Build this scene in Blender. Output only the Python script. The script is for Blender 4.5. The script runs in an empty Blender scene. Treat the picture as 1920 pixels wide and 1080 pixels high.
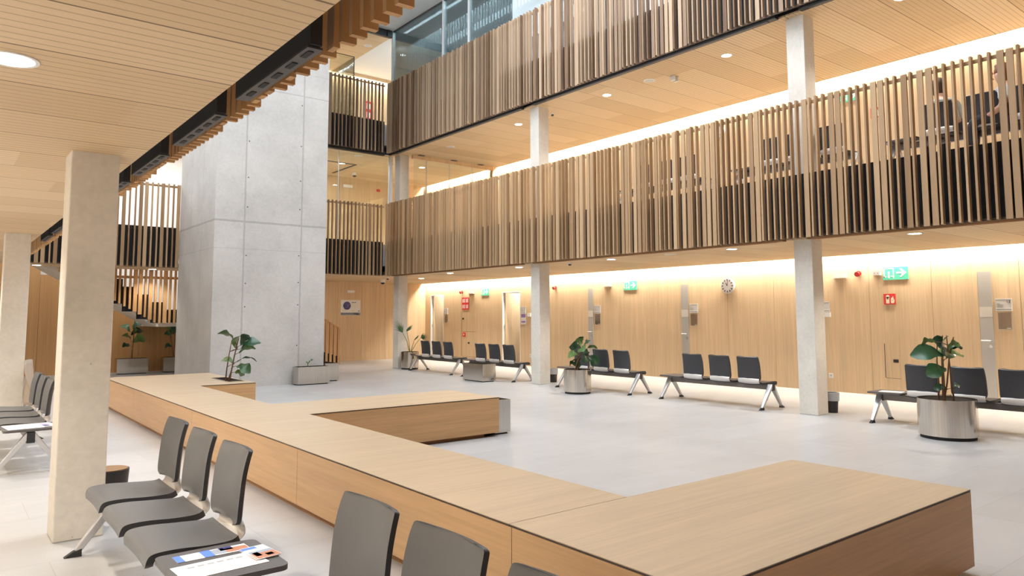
import bpy, math, random
from mathutils import Vector, Matrix
random.seed(7)
PI = math.pi
SC = bpy.context.scene
COL = SC.collection

# ------------------------------------------------------------------ mesh helpers
class MB:
    def __init__(s):
        s.v = []; s.f = []; s.m = []; s.k = 0
    def mat(s, k):
        s.k = k; return s
    def add(s, vs, fs):
        o = len(s.v); s.v += [tuple(v) for v in vs]
        for f in fs:
            s.f.append([o + i for i in f]); s.m.append(s.k)
        return s
    def box(s, x0, x1, y0, y1, z0, z1):
        v = [(x0,y0,z0),(x1,y0,z0),(x1,y1,z0),(x0,y1,z0),(x0,y0,z1),(x1,y0,z1),(x1,y1,z1),(x0,y1,z1)]
        return s.add(v, [(0,3,2,1),(4,5,6,7),(0,1,5,4),(1,2,6,5),(2,3,7,6),(3,0,4,7)])
    def hexa(s, v):      # 8 corners, bottom loop then top loop
        return s.add(v, [(0,3,2,1),(4,5,6,7),(0,1,5,4),(1,2,6,5),(2,3,7,6),(3,0,4,7)])
    def bar(s, p, q, w0, h0, w1=None, h1=None, up=(0,0,1)):
        p = Vector(p); q = Vector(q); d = (q-p).normalized()
        a = d.cross(Vector(up))
        if a.length < 1e-4: a = d.cross(Vector((1,0,0)))
        a.normalize(); b = a.cross(d)
        w1 = w0 if w1 is None else w1; h1 = h0 if h1 is None else h1
        v = [p-a*w0/2-b*h0/2, p+a*w0/2-b*h0/2, p+a*w0/2+b*h0/2, p-a*w0/2+b*h0/2,
             q-a*w1/2-b*h1/2, q+a*w1/2-b*h1/2, q+a*w1/2+b*h1/2, q-a*w1/2+b*h1/2]
        return s.hexa(v)
    def tube(s, pts, r, n=8, caps=True):
        pts = [Vector(p) for p in pts]; rs = r if isinstance(r, (list, tuple)) else [r]*len(pts)
        vs = []; fs = []; a = None
        for i, p in enumerate(pts):
            d = (pts[min(i+1, len(pts)-1)] - pts[max(i-1, 0)]).normalized()
            if a is None:
                a = d.cross(Vector((0,0,1)))
                if a.length < 1e-3: a = d.cross(Vector((1,0,0)))
            a = (a - d*a.dot(d)).normalized(); b = d.cross(a)
            for j in range(n):
                t = 2*PI*j/n; vs.append(p + (a*math.cos(t) + b*math.sin(t))*rs[i])
        for i in range(len(pts)-1):
            for j in range(n):
                k = (j+1) % n; fs.append((i*n+j, i*n+k, (i+1)*n+k, (i+1)*n+j))
        if caps:
            fs.append(tuple(range(n-1, -1, -1))); fs.append(tuple(range((len(pts)-1)*n, len(pts)*n)))
        return s.add(vs, fs)
    def lathe(s, c, prof, n=32, caps=True):      # prof: (radius, z) from c, axis +z
        vs = []; fs = []
        for r, z in prof:
            for j in range(n):
                t = 2*PI*j/n; vs.append((c[0]+r*math.cos(t), c[1]+r*math.sin(t), c[2]+z))
        for i in range(len(prof)-1):
            for j in range(n):
                k = (j+1) % n; fs.append((i*n+j, i*n+k, (i+1)*n+k, (i+1)*n+j))
        if caps: fs.append(tuple(range(n-1, -1, -1))); fs.append(tuple(range((len(prof)-1)*n, len(prof)*n)))
        return s.add(vs, fs)
    def prism(s, poly, fr, t):        # poly [(u,v)], fr(u,v,w)->xyz, thickness t along w
        n = len(poly)
        vs = [fr(u, v, 0) for u, v in poly] + [fr(u, v, t) for u, v in poly]
        fs = [tuple(range(n-1, -1, -1)), tuple(range(n, 2*n))] + [(i, (i+1) % n, n+(i+1) % n, n+i) for i in range(n)]
        return s.add(vs, fs)
    def build(s, name, mats, parent=None, smooth=None, bevel=0, origin=None):
        if not isinstance(mats, (list, tuple)): mats = [mats]
        me = bpy.data.meshes.new(name)
        off = Vector((0,0,0))
        if parent is not None:
            off = world_loc(parent)
        elif origin is not None:
            off = Vector(origin)
        elif s.v:
            xs, ys, zs = zip(*s.v)
            off = Vector(((min(xs)+max(xs))/2, (min(ys)+max(ys))/2, min(zs)))
        me.from_pydata([tuple(Vector(v)-off) for v in s.v], [], s.f)
        for m in mats: me.materials.append(m)
        me.polygons.foreach_set('material_index', s.m)
        if smooth is not None:
            me.polygons.foreach_set('use_smooth', [True]*len(me.polygons))
            me.set_sharp_from_angle(angle=math.radians(smooth))
        me.update()
        fix_normals(me)
        o = bpy.data.objects.new(name, me); COL.objects.link(o)
        if parent is not None: o.parent = parent
        else: o.location = off
        if bevel:
            b = o.modifiers.new('bevel', 'BEVEL'); b.width = bevel; b.segments = 2; b.limit_method = 'ANGLE'
        return o

def fix_normals(me):
    import bmesh
    bm = bmesh.new(); bm.from_mesh(me)
    bmesh.ops.recalc_face_normals(bm, faces=bm.faces); bm.to_mesh(me); bm.free()

def world_loc(o):
    l = Vector((0,0,0))
    while o is not None:
        l += o.location; o = o.parent
    return l

def tag(o, label, cat, group=None):
    o['label'] = label; o['category'] = cat
    if group: o['group'] = group
    return o
def struct(o, label=None):
    o['kind'] = 'structure'
    if label: o['label'] = label
    return o
def thing(name, label, cat, loc=(0,0,0), group=None):
    o = bpy.data.objects.new(name, None); COL.objects.link(o); o.location = loc
    o.empty_display_size = .1
    return tag(o, label, cat, group)
def part(mb, name, mats, parent, label=None, **k):
    o = mb.build(name, mats, parent, **k)
    if label: o['label'] = label
    return o
def copy_tree(o, parent=None):
    c = o.copy(); COL.objects.link(c)
    if parent is not None: c.parent = parent
    for ch in list(o.children): copy_tree(ch, c)
    return c

# ------------------------------------------------------------------ materials
class NT:
    def __init__(s, name):
        s.m = bpy.data.materials.new(name); s.m.use_nodes = True
        s.t = s.m.node_tree; s.b = s.t.nodes['Principled BSDF']
    def n(s, typ, **kw):
        nd = s.t.nodes.new(typ)
        for k, v in kw.items():
            if k in nd.inputs.keys(): s.set(nd.inputs[k], v)
            else: setattr(nd, k, v)
        return nd
    def set(s, inp, v):
        if hasattr(v, 'is_output'): s.t.links.new(v, inp)
        elif inp.type == 'RGBA' and len(v) == 3: inp.default_value = (*v, 1)
        else: inp.default_value = v
    def math(s, op, a, b=None, c=None, clamp=False):
        nd = s.t.nodes.new('ShaderNodeMath'); nd.operation = op; nd.use_clamp = clamp
        for i, v in enumerate((a, b, c)):
            if v is not None: s.set(nd.inputs[i], v)
        return nd.outputs[0]
    def mix(s, f, a, b, blend='MIX'):
        nd = s.t.nodes.new('ShaderNodeMix'); nd.data_type = 'RGBA'; nd.blend_type = blend
        s.set(nd.inputs[0], f); s.set(nd.inputs[6], a); s.set(nd.inputs[7], b)
        return nd.outputs[2]
    def pos(s, scale=(1,1,1)):
        g = s.t.nodes.new('ShaderNodeNewGeometry')
        mp = s.t.nodes.new('ShaderNodeMapping'); s.t.links.new(g.outputs['Position'], mp.inputs[0])
        mp.inputs['Scale'].default_value = scale
        return mp.outputs[0]
    def xyz(s):
        g = s.t.nodes.new('ShaderNodeNewGeometry'); x = s.t.nodes.new('ShaderNodeSeparateXYZ')
        s.t.links.new(g.outputs['Position'], x.inputs[0]); return x.outputs
    def noise(s, vec, scale, detail=3, rough=.5):
        nd = s.t.nodes.new('ShaderNodeTexNoise'); s.t.links.new(vec, nd.inputs['Vector'])
        nd.inputs['Scale'].default_value = scale; nd.inputs['Detail'].default_value = detail; nd.inputs['Roughness'].default_value = rough
        return nd.outputs['Fac']
    def ramp(s, f, stops):
        nd = s.t.nodes.new('ShaderNodeValToRGB'); s.t.links.new(f, nd.inputs[0])
        e = nd.color_ramp.elements
        while len(e) < len(stops): e.new(.5)
        for i, (p, c) in enumerate(stops):
            e[i].position = p; e[i].color = (*c, 1) if len(c) == 3 else c
        return nd.outputs[0]
    def white(s, a, b=0.0):
        c = s.t.nodes.new('ShaderNodeCombineXYZ'); s.set(c.inputs[0], a); s.set(c.inputs[1], b)
        w = s.t.nodes.new('ShaderNodeTexWhiteNoise'); w.noise_dimensions = '2D'
        s.t.links.new(c.outputs[0], w.inputs['Vector']); return w.outputs['Value']
    def out(s, col=None, rough=.5, metal=0., spec=.5, bump=None, bstr=.1, bdist=.005):
        if col is not None: s.set(s.b.inputs['Base Color'], col)
        s.set(s.b.inputs['Roughness'], rough); s.set(s.b.inputs['Metallic'], metal)
        s.set(s.b.inputs['Specular IOR Level'], spec)
        if bump is not None:
            bp = s.t.nodes.new('ShaderNodeBump'); s.t.links.new(bump, bp.inputs['Height'])
            bp.inputs['Strength'].default_value = bstr; bp.inputs['Distance'].default_value = bdist
            s.t.links.new(bp.outputs[0], s.b.inputs['Normal'])
        return s.m

def plain(name, col, rough=.5, metal=0., spec=.5):
    return NT(name).out(col, rough, metal, spec)
def emit(name, col, st):
    n = NT(name); n.set(n.b.inputs['Emission Color'], col); n.b.inputs['Emission Strength'].default_value = st
    return n.out(col)
def mul(c, k): return tuple(x*k for x in c)

def oak(name, base, scale, rough=.45, var=.12, spec=.4):
    """fine straight oak grain; scale: small along the grain"""
    n = NT(name)
    a = n.noise(n.pos(scale), 1, 4, .6)
    b = n.noise(n.pos(tuple(x*.22 for x in scale)), 1, 2, .5)
    f = n.math('ADD', n.math('MULTIPLY', a, .6), n.math('MULTIPLY', b, .4))
    c = n.ramp(f, [(.3, mul(base, 1-var*1.5)), (.7, mul(base, 1+var))])
    return n.out(c, rough, 0, spec, bump=a, bstr=.04)

OAK = (.66, .485, .30)
def slat_mat(name, lo, hi):
    n = NT(name)
    g = n.t.nodes.new('ShaderNodeNewGeometry'); r = g.outputs['Random Per Island']
    a = n.noise(n.pos((14, 14, 1.4)), 1.6, 4, .6)
    f = n.math('ADD', n.math('MULTIPLY', r, .72), n.math('MULTIPLY', a, .28))
    c = n.ramp(f, [(.12, lo), (.5, tuple((p+q)/2 for p, q in zip(lo, hi))), (.9, hi)])
    return n.out(c, .55, 0, .3)

def ceiling_mat(name):
    n = NT(name); x, y, z = n.xyz()
    fine = n.math('FRACT', n.math('MULTIPLY', n.math('SUBTRACT', y, .05), 1/.075))
    groove = n.math('LESS_THAN', fine, .13)
    big = n.math('FRACT', n.math('MULTIPLY', n.math('SUBTRACT', y, .045), 1/.6))
    joint = n.math('LESS_THAN', big, .02)
    row = n.math('FLOOR', n.math('MULTIPLY', n.math('SUBTRACT', y, .05), 1/.6))
    off = n.math('MULTIPLY', n.white(row, 3.3), 2.4)
    colm = n.math('FLOOR', n.math('MULTIPLY', n.math('ADD', x, off), 1/2.4))
    rnd = n.white(row, colm)
    a = n.noise(n.pos((1.5, 40, 5)), 1, 4, .6)
    f = n.math('ADD', n.math('MULTIPLY', rnd, .55), n.math('MULTIPLY', a, .45))
    c = n.ramp(f, [(.15, (.57, .40, .225)), (.55, (.665, .485, .29)), (.9, (.74, .565, .36))])
    c = n.mix(n.math('MULTIPLY', groove, .55), c, (.25, .15, .07))
    c = n.mix(n.math('MULTIPLY', joint, .8), c, (.10, .055, .025))
    return n.out(c, .5, 0, .35)

def floor_mat(name):
    n = NT(name); x, y, z = n.xyz()
    v = n.math('MULTIPLY', n.math('SUBTRACT', y, 1.69), 1/.613)
    row = n.math('FLOOR', v)
    u = n.math('MULTIPLY', n.math('ADD', n.math('SUBTRACT', x, 5.02), n.math('MULTIPLY', row, .4)), 1/1.2)
    colm = n.math('FLOOR', u)
    fu = n.math('FRACT', u); fv = n.math('FRACT', v)
    j = n.math('MAXIMUM', n.math('LESS_THAN', fu, .004), n.math('LESS_THAN', fv, .0075))
    rnd = n.white(row, colm)
    a = n.noise(n.pos((.8, 2.2, 1)), 1.6, 5, .6)
    b = n.noise(n.pos((1, 1, 1)), 9, 4, .6)
    f = n.math('ADD', n.math('MULTIPLY', a, .55), n.math('ADD', n.math('MULTIPLY', rnd, .2), n.math('MULTIPLY', b, .25)))
    c = n.ramp(f, [(.25, (.405, .40, .398)), (.75, (.505, .50, .498))])
    c = n.mix(n.math('MULTIPLY', j, .55), c, (.28, .27, .26))
    r = n.math('ADD', n.math('MULTIPLY', b, .12), .27)
    return n.out(c, r, 0, .5)

def concrete_mat(name, tone, seams=None):
    n = NT(name)
    a = n.noise(n.pos(), 1.3, 5, .62); b = n.noise(n.pos(), 22, 3, .6)
    f = n.math('ADD', n.math('MULTIPLY', a, .7), n.math('MULTIPLY', b, .3))
    c = n.ramp(f, [(.3, mul(tone, .80)), (.7, mul(tone, 1.1))])
    # small blow holes
    vo = n.t.nodes.new('ShaderNodeTexVoronoi'); n.t.links.new(n.pos((1, 1, .8)), vo.inputs['Vector']); vo.inputs['Scale'].default_value = 9
    pit = n.math('LESS_THAN', vo.outputs['Distance'], .055)
    sp = n.math('GREATER_THAN', n.noise(n.pos(), 3.1, 2), .5)
    c = n.mix(n.math('MULTIPLY', n.math('MULTIPLY', pit, sp), .55), c, mul(tone, .4))
    if seams:
        x, y, z = n.xyz(); s = None
        wob = n.math('MULTIPLY', n.math('SUBTRACT', n.noise(n.pos(), 5, 3), .5), .02)
        for ax, p, w, k in seams:
            d = n.math('ABSOLUTE', n.math('SUBTRACT', n.math('ADD', (x, y, z)['xyz'.index(ax)], wob), p))
            e = n.math('MULTIPLY', n.math('LESS_THAN', d, w), k)
            s = e if s is None else n.math('MAXIMUM', s, e)
        c = n.mix(s, c, mul(tone, .5))
    return n.out(c, .75, 0, .25, bump=f, bstr=.12)

M = {}
M['wall'] = oak('oak_wall_veneer', OAK, (38, 38, 1.2))
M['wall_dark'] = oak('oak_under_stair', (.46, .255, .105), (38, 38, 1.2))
M['bench'] = oak('oak_bench_warm_lit', (.60, .37, .18), (1.6, 1.6, 45), .38)  # bench oak with the warm light on its sides in the colour
M['bench_top'] = oak('oak_bench_cool_lit', (.54, .405, .265), (1.6, 42, 42), .36, .10, .5)  # same oak as the sides, greyed for the cool light on top
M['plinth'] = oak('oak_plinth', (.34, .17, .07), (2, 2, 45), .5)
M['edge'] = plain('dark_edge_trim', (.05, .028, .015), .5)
M['slat2'] = slat_mat('timber_slats', (.27, .155, .075), (.52, .35, .20))
M['slat3'] = slat_mat('weathered_timber_slats', (.14, .075, .04), (.50, .355, .235))
M['slat1'] = slat_mat('amber_timber_slats', (.42, .22, .09), (.62, .37, .17))
M['kick'] = plain('black_panel', (.010, .010, .012), .55, 0, .3)
M['blackmetal'] = plain('black_metal', (.018, .018, .020), .5)
M['boxgrey'] = plain('dark_grey_metal', (.055, .053, .055), .45)
M['ceil'] = ceiling_mat('oak_acoustic_ceiling')
M['floor'] = floor_mat('grey_porcelain_tiles')
M['conc'] = concrete_mat('concrete_column', (.71, .665, .595))
M['tower'] = concrete_mat('concrete_tower', (.52, .50, .475),
    [('x', 5.105, .018, .5), ('x', 6.375, .018, .5), ('z', 3.53, .022, .55), ('z', 2.94, .008, .3), ('z', 6.52, .012, .45), ('z', 7.05, .008, .3),
     ('y', 16.7, .010, .35), ('y', 17.6, .010, .35)])
M['white'] = plain('white_paint', (.80, .80, .79), .6)
M['plasticw'] = plain('white_plastic', (.82, .82, .80), .4)
M['soil'] = plain('potting_soil', (.025, .018, .012), .9)
M['led'] = emit('downlight_diffuser', (1, .97, .92), 28)
M['chair_lit'] = plain('lit_grey_shell', (.108, .106, .108), .40, 0, .45)  # grey chair plastic, lightened for the downlit fronts
M['chair_shaded'] = plain('shaded_grey_shell', (.040, .039, .044), .45, 0, .4)  # same plastic, shade on the backs put into a darker colour
M['edge_shaded'] = plain('shaded_chair_edge', (.035, .035, .04), .5)  # shade on the shell sides and undersides painted as a dark tone
M['alu'] = plain('cast_aluminium', (.62, .62, .63), .35, .75)
M['alubr'] = plain('bright_bracket', (.72, .69, .66), .35, .35)
M['beam'] = plain('bronze_grey_beam', (.17, .155, .145), .4, .4)
M['rubber'] = plain('black_rubber', (.012, .012, .012), .7)
M['table'] = plain('dark_grey_tabletop', (.085, .08, .08), .4)
M['paper'] = plain('white_paper', (.85, .85, .85), .6)
M['print'] = plain('grey_print', (.35, .35, .36), .6)
M['blue'] = plain('blue_print', (.10, .22, .75), .5)
M['navy'] = plain('navy_print', (.045, .045, .20), .5)
M['rust'] = plain('rust_print', (.45, .19, .11), .5)
M['green'] = plain('exit_green', (.09, .55, .36), .5)
M['red'] = plain('sign_red', (.65, .03, .03), .45)
M['purple'] = plain('purple_print', (.30, .20, .52), .5)
M['cream'] = plain('cream_print', (.85, .82, .62), .5)
M['orange'] = plain('pale_orange_print', (.80, .55, .25), .5)
M['greyblue'] = plain('grey_blue_print', (.30, .34, .40), .5)
M['signgrey'] = plain('pale_grey_sign', (.60, .59, .57), .45)
M['doorgrey'] = plain('grey_door_strip', (.46, .44, .41), .35, .25)
M['doorlite'] = plain('pale_door_band', (.64, .60, .54), .4)
M['steelw'] = plain('bright_handle', (.85, .85, .85), .2, .8)
M['stem'] = plain('brown_stem', (.13, .065, .03), .7)
M['skin'] = plain('skin_tone', (.62, .36, .26), .5)
M['hair'] = plain('auburn_hair', (.14, .045, .018), .6)
M['hair2'] = plain('dark_brown_hair', (.05, .03, .02), .6)
M['shirt'] = plain('pale_shirt', (.62, .66, .72), .7)
M['shirt2'] = plain('grey_green_print_top', (.42, .44, .40), .7)
M['trousers'] = plain('dark_trousers', (.03, .03, .04), .7)
M['coat'] = plain('beige_coat_cloth', (.42, .35, .28), .8)
M['bagp'] = plain('grey_bin_liner', (.42, .43, .45), .45)
M['wallpaint'] = plain('atrium_white', (.78, .79, .80), .7)
M['screen'] = plain('grey_green_screen', (.62, .69, .69), .6)
M['mullion'] = plain('white_mullion', (.78, .81, .82), .4)
M['slabedge'] = plain('pale_stair_concrete', (.62, .56, .48), .7)

n = NT('brushed_steel')
st = n.noise(n.pos((60, 60, .6)), 1, 3, .6)
n.b.inputs['Anisotropic'].default_value = .6
M['steel'] = n.out(n.ramp(st, [(.3, (.56, .52, .47)), (.7, (.68, .64, .59))]), n.math('ADD', n.math('MULTIPLY', st, .08), .11), 1.0)
n = NT('fiddle_leaf')
g = n.t.nodes.new('ShaderNodeNewGeometry')
lf = n.ramp(n.math('ADD', n.math('MULTIPLY', g.outputs['Random Per Island'], .75), n.math('MULTIPLY', n.noise(n.pos(), 14, 3), .25)),
            [(.1, (.018, .055, .030)), (.6, (.035, .10, .040)), (.95, (.16, .24, .045))])
M['leaf'] = n.out(lf, .32, 0, .5)
n = NT('grey_bin'); M['bin'] = n.out((.02, .018, .018), .4)

def glass_mat(name, tint, rough=0.0, refl=.10):
    n = NT(name); t = n.t; t.nodes.remove(n.b)
    out = [x for x in t.nodes if x.type == 'OUTPUT_MATERIAL'][0]
    tr = t.nodes.new('ShaderNodeBsdfTransparent'); tr.inputs[0].default_value = (*tint, 1)
    gl = t.nodes.new('ShaderNodeBsdfGlossy'); gl.inputs['Roughness'].default_value = rough
    lw = t.nodes.new('ShaderNodeFresnel'); lw.inputs['IOR'].default_value = 1.45
    mx = t.nodes.new('ShaderNodeMixShader')
    k = n.math('ADD', n.math('MULTIPLY', lw.outputs[0], .8), refl, clamp=True)
    t.links.new(k, mx.inputs[0]); t.links.new(tr.outputs[0], mx.inputs[1]); t.links.new(gl.outputs[0], mx.inputs[2])
    t.links.new(mx.outputs[0], out.inputs[0]); return n.m
M['glass'] = glass_mat('clear_glass', (.93, .96, .94), 0, .03)
M['glass_blue'] = glass_mat('blue_grey_glass', (.74, .83, .86), 0, .10)
M['acrylic'] = glass_mat('acrylic_holder', (.96, .93, .90), .1, .02)

# ------------------------------------------------------------------ levels
C1, C2, C3 = 2.65, 6.20, 9.75        # ceilings
F2, F3 = 3.57, 7.14                  # upper floors
ROOF = 9.93
XW = 13.93                           # facade wall
YE = 22.7                            # end wall
YN = -4.0                            # near end
XL = -2.7
XR0 = 10.29                          # ceiling edge, door side
XL0 = 1.10                           # ceiling edge, camera side
YB = 18.6                            # end balcony line
XCOVE = 13.75

# ------------------------------------------------------------------ shell
struct(MB().box(XL-.2, XW+1.3, YN-.2, YE+.3, -.2, 0).build('floor', M['floor'], origin=(0,0,0)))

# door-side wall: veneer boards with open joints, two door openings
seams1 = [YN, -2.0, -.4, 1.5, 3.3, 4.19, 5.54, 6.655, 8.67, 9.82, 10.90, 11.85, 12.96, 14.07, 15.0, 16.2, 17.24]
mb = MB()
def boards(mb, ys, z0, z1, g=.005):
    for a, b in zip(ys[:-1], ys[1:]):
        mb.mat(0).box(XW, XW+.03, a+g/2, b-g/2, z0, z1)
boards(mb, seams1, 0, 2.9)
boards(mb, [18.12, 19.2, 19.95, 20.9, 21.5], 0, 2.9)
boards(mb, [22.34, YE], 0, 2.9)
boards(mb, [17.24, 18.12], 2.23, 2.9); boards(mb, [21.5, 22.34], 2.23, 2.9)
mb.mat(1).box(XW+.03, XW+.12, YN, 17.24, 0, F2); mb.box(XW+.03, XW+.12, 18.12, 21.5, 0, F2); mb.box(XW+.03, XW+.12, 22.34, YE, 0, F2)
mb.box(XW+.03, XW+.12, 17.24, 18.12, 2.23, F2); mb.box(XW+.03, XW+.12, 21.5, 22.34, 2.23, F2)
struct(mb.build('wall_right', [M['wall'], M['edge']], origin=(XW, 9, 0)))
mb = MB(); ys = [YN] + [YN + 1.15*i for i in range(1, 23)] + [YE]
boards(mb, ys, F2, 6.6); mb.mat(1).box(XW+.03, XW+.12, YN, YE, F2, F3)
struct(mb.build('wall_right_gallery', [M['wall'], M['edge']], origin=(XW, 9, F2)))
struct(MB().box(XW, XW+.12, YN, YE, F3, ROOF).build('wall_right_top', M['white']))
# rooms behind the two open doors
mb = MB(); mb.box(XW+1.2, XW+1.25, 16.9, YE, 0, 2.6).box(XW+.12, XW+1.25, 16.9, YE, 2.5, 2.6).box(XW+.12, XW+1.25, 19.3, 19.4, 0, 2.5).box(XW+.12, XW+1.25, 16.85, 16.9, 0, 2.5)
struct(mb.build('wall_rooms', M['white']))

# end wall
mb = MB(); xs = [6.0, 7.5, 8.4, 9.5, 10.5, 11.39, 12.29, 13.2, XW]
for a, b in zip(xs[:-1], xs[1:]): mb.mat(0).box(a+.003, b-.003, YE, YE+.03, 0, 2.9)
xs = [XL+i*1.1 for i in range(16)]
for a, b in zip(xs[:-1], xs[1:]): mb.mat(0).box(a+.003, min(b, XW)-.003, YE, YE+.03, F2, 6.6); mb.box(a+.003, min(b, XW)-.003, YE, YE+.03, F3, ROOF)
mb.mat(1).box(XL, XW+.1, YE+.03, YE+.15, 0, ROOF)
struct(mb.build('wall_end', [M['wall'], M['edge']], origin=(6, YE, 0)))
struct(MB().box(XL-.15, XL, YN, YE, 0, ROOF).build('wall_left', M['white']))
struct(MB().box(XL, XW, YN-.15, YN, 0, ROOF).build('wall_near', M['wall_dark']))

# slabs with timber soffits
def slab(name, x0, x1, y0, y1, zc, zf):
    mb = MB(); mb.mat(0).box(x0, x1, y0, y1, zc, zc+.03); mb.mat(1).box(x0, x1, y0, y1, zc+.03, zc+.12)
    return struct(mb.build(name, [M['ceil'], M['blackmetal']], origin=(x0, y0, zc)))
slab('ceiling_left', XL+.18, XL0, YN, 18.85, C1, F2)
slab('ceiling_right', XR0, XCOVE, YN, YE, C1, F2)
slab('ceiling_end', XL0, XR0, 18.85, 19.75, C1, F2)
slab('ceiling_end_hall', 7.4, XR0, 19.75, YE, C1, F2)
slab('ceiling_gallery', XR0, XCOVE, YN, YE, C2, F3)
slab('ceiling_gallery_end', XL0, XR0, 18.85, YE, C2, F3)
slab('ceiling_top_end', XL0, 10.2, 18.72, YE-.18, C3, ROOF)
# structural floors above the soffits
mb = MB(); mb.box(XL, 1.08, YN, 18.9, 2.95, F2).box(10.31, XW+.03, YN, YE, 2.95, F2).box(1.08, 10.31, 18.9, 19.8, 2.95, F2).box(7.4, 10.31, 19.8, YE, 2.95, F2)
mb.box(10.31, XW+.03, YN, YE, 6.52, F3).box(XL, 10.31, 18.9, YE, 6.52, F3).box(XL, 1.08, YN, 18.9, 6.52, F3)
struct(mb.build('ceiling_slab', M['white'], origin=(0, 0, 2.95)))
# roof with a rooflight opening
mb = MB(); mb.box(XL-.2, XW+.2, 12.6, YE+.2, ROOF, ROOF+.25).box(XL-.2, XW+.2, YN-.2, 3.5, ROOF, ROOF+.25)
mb.box(XL-.2, 1.6, 3.5, 12.6, ROOF, ROOF+.25).box(9.9, XW+.2, 3.5, 12.6, ROOF, ROOF+.25)
struct(mb.build('ceiling_roof', M['wallpaint'], origin=(6, 16, ROOF)))
mb = MB()
for i in range(1, 5): mb.box(1.6, 9.9, 3.5+9.1*i/5-.04, 3.5+9.1*i/5+.04, ROOF+.05, ROOF+.2)
struct(mb.build('trim_1', M['mullion']))
struct(MB().box(10.03, 10.18, 18.60, 18.72, C3-.02, ROOF).box(8.4, 10.2, 18.62, 18.72, C3-.03, ROOF).build('trim_2', M['blackmetal']))
# cove lips (thin dark edge profile at the slots along the wall)
struct(MB().box(XCOVE, XCOVE+.012, YN, YE, C1-.005, C1+.06).build('trim_3', M['boxgrey']))
struct(MB().box(XCOVE, XCOVE+.012, YN, 18.2, C2-.005, C2+.06).box(XCOVE, XCOVE+.012, 18.34, YE, C2-.005, C2+.06).build('trim_4', M['boxgrey']))

# columns and tower
def column(x0, y0, z0, z1):
    return struct(MB().box(x0, x0+.3, y0, y0+.3, z0, z1).build('column', M['conc'], bevel=.008))
column(.68, 5.785, 0, C1+.03); column(.69, 12.09, 0, C1+.03); column(.68, 18.4, 0, C1+.03)
for y in (5.81, 12.2, 18.45): column(10.41, y, 0, C2+.05)
column(10.41, -.5, 0, C2+.05)
mb = MB(); mb.mat(0).box(4.485, 6.97, 15.75, 18.55, 0, ROOF)
def tie(x, z):
    mb.mat(1).lathe((0,0,0), [(.013, 0), (.013, .004)], 10)
    for i in range(len(mb.v)-20, len(mb.v)):
        a, b, c = mb.v[i]; mb.v[i] = (x+a, 15.75-c, z+b)
for z in (.85, 1.75, 2.25, 2.85, 3.9, 4.55, 5.35, 6.3, 7.4):
    tie(5.16, z-.05); tie(6.33, z)
struct(mb.build('wall_tower', [M['tower'], M['blackmetal']], origin=(5.7, 17.1, 0)))

# ------------------------------------------------------------------ slatted balustrades
def balustrade(name, label, axis, at, a0, a1, z0, z1, side, mat, pitch, kick, p_wide=.3, wn=.027, ww=.075, k0=.03):
    """axis 'y': runs along Y at X=at; side: +1 when the walkway lies towards + of the other axis"""
    t = thing(name, label, 'balustrade', ((at, (a0+a1)/2, z0) if axis == 'y' else ((a0+a1)/2, at, z0)))
    def bx(mb, p0, p1, d0, d1, z0, z1):
        d0, d1 = sorted((at+side*d0, at+side*d1))
        if axis == 'y': mb.box(d0, d1, p0, p1, z0, z1)
        else: mb.box(p0, p1, d0, d1, z0, z1)
    mb = MB(); p = a0
    while p < a1:
        j = random.uniform(-.006, .006)
        if random.random() < p_wide: bx(mb, p-ww/2+j, p+ww/2+j, ww-wn, ww, z0, z1+random.uniform(-.004, .004))
        else: bx(mb, p-wn/2+j, p+wn/2+j, 0, ww, z0, z1+random.uniform(-.004, .004))
        p += pitch
    part(mb, 'slats', mat, t)
    mb = MB(); bx(mb, a0-.02, a1, ww, ww+.03, z1-.075, z1-.03); part(mb, 'rail', mat, t)
    mb = MB(); bx(mb, a0-.02, a1, ww+.035, ww+.05, z0+k0, z0+kick); part(mb, 'kick_panel', M['kick'], t, 'black solid panel behind the slats')
    mb = MB(); bx(mb, a0-.02, a1, ww, ww+.035, z0+k0-.03, z0+k0); part(mb, 'bottom_rail', M['edge'], t)
    return t
balustrade('slat_balustrade', 'long first-floor balustrade of upright timber slats above the row of dark bench seats', 'y', 10.02, -3.5, 18.56, C1, 4.73, 1, M['slat2'], .103, .97)
balustrade('slat_balustrade', 'long weathered top-floor balustrade of upright timber slats under the tall glazing', 'y', 10.02, -3.5, 18.56, 6.21, 8.28, 1, M['slat3'], .103, .95)
balustrade('slat_balustrade', 'short first-floor slat balustrade between concrete tower and gallery corner', 'x', YB-.05, 7.02, 10.0, C1, 4.69, 1, M['slat2'], .115, .97)
balustrade('slat_balustrade', 'short top-floor slat balustrade beside the concrete tower, under a glowing ceiling edge', 'x', YB-.05, 7.02, 10.0, 6.23, 8.27, 1, M['slat3'], .115, .93)
balustrade('slat_balustrade', 'first-floor slat balustrade over the staircase, past the tower', 'x', YB-.05, 1.5, 4.45, C1+.01, 4.66, 1, M['slat2'], .118, .96, .25)
balustrade('slat_balustrade', 'overhead amber slats hanging past the edge of the low timber ceiling', 'y', 1.47, -3.0, 18.4, 2.757, 4.73, -1, M['slat1'], .106, .97, .25, .032, .075, .5)

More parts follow.
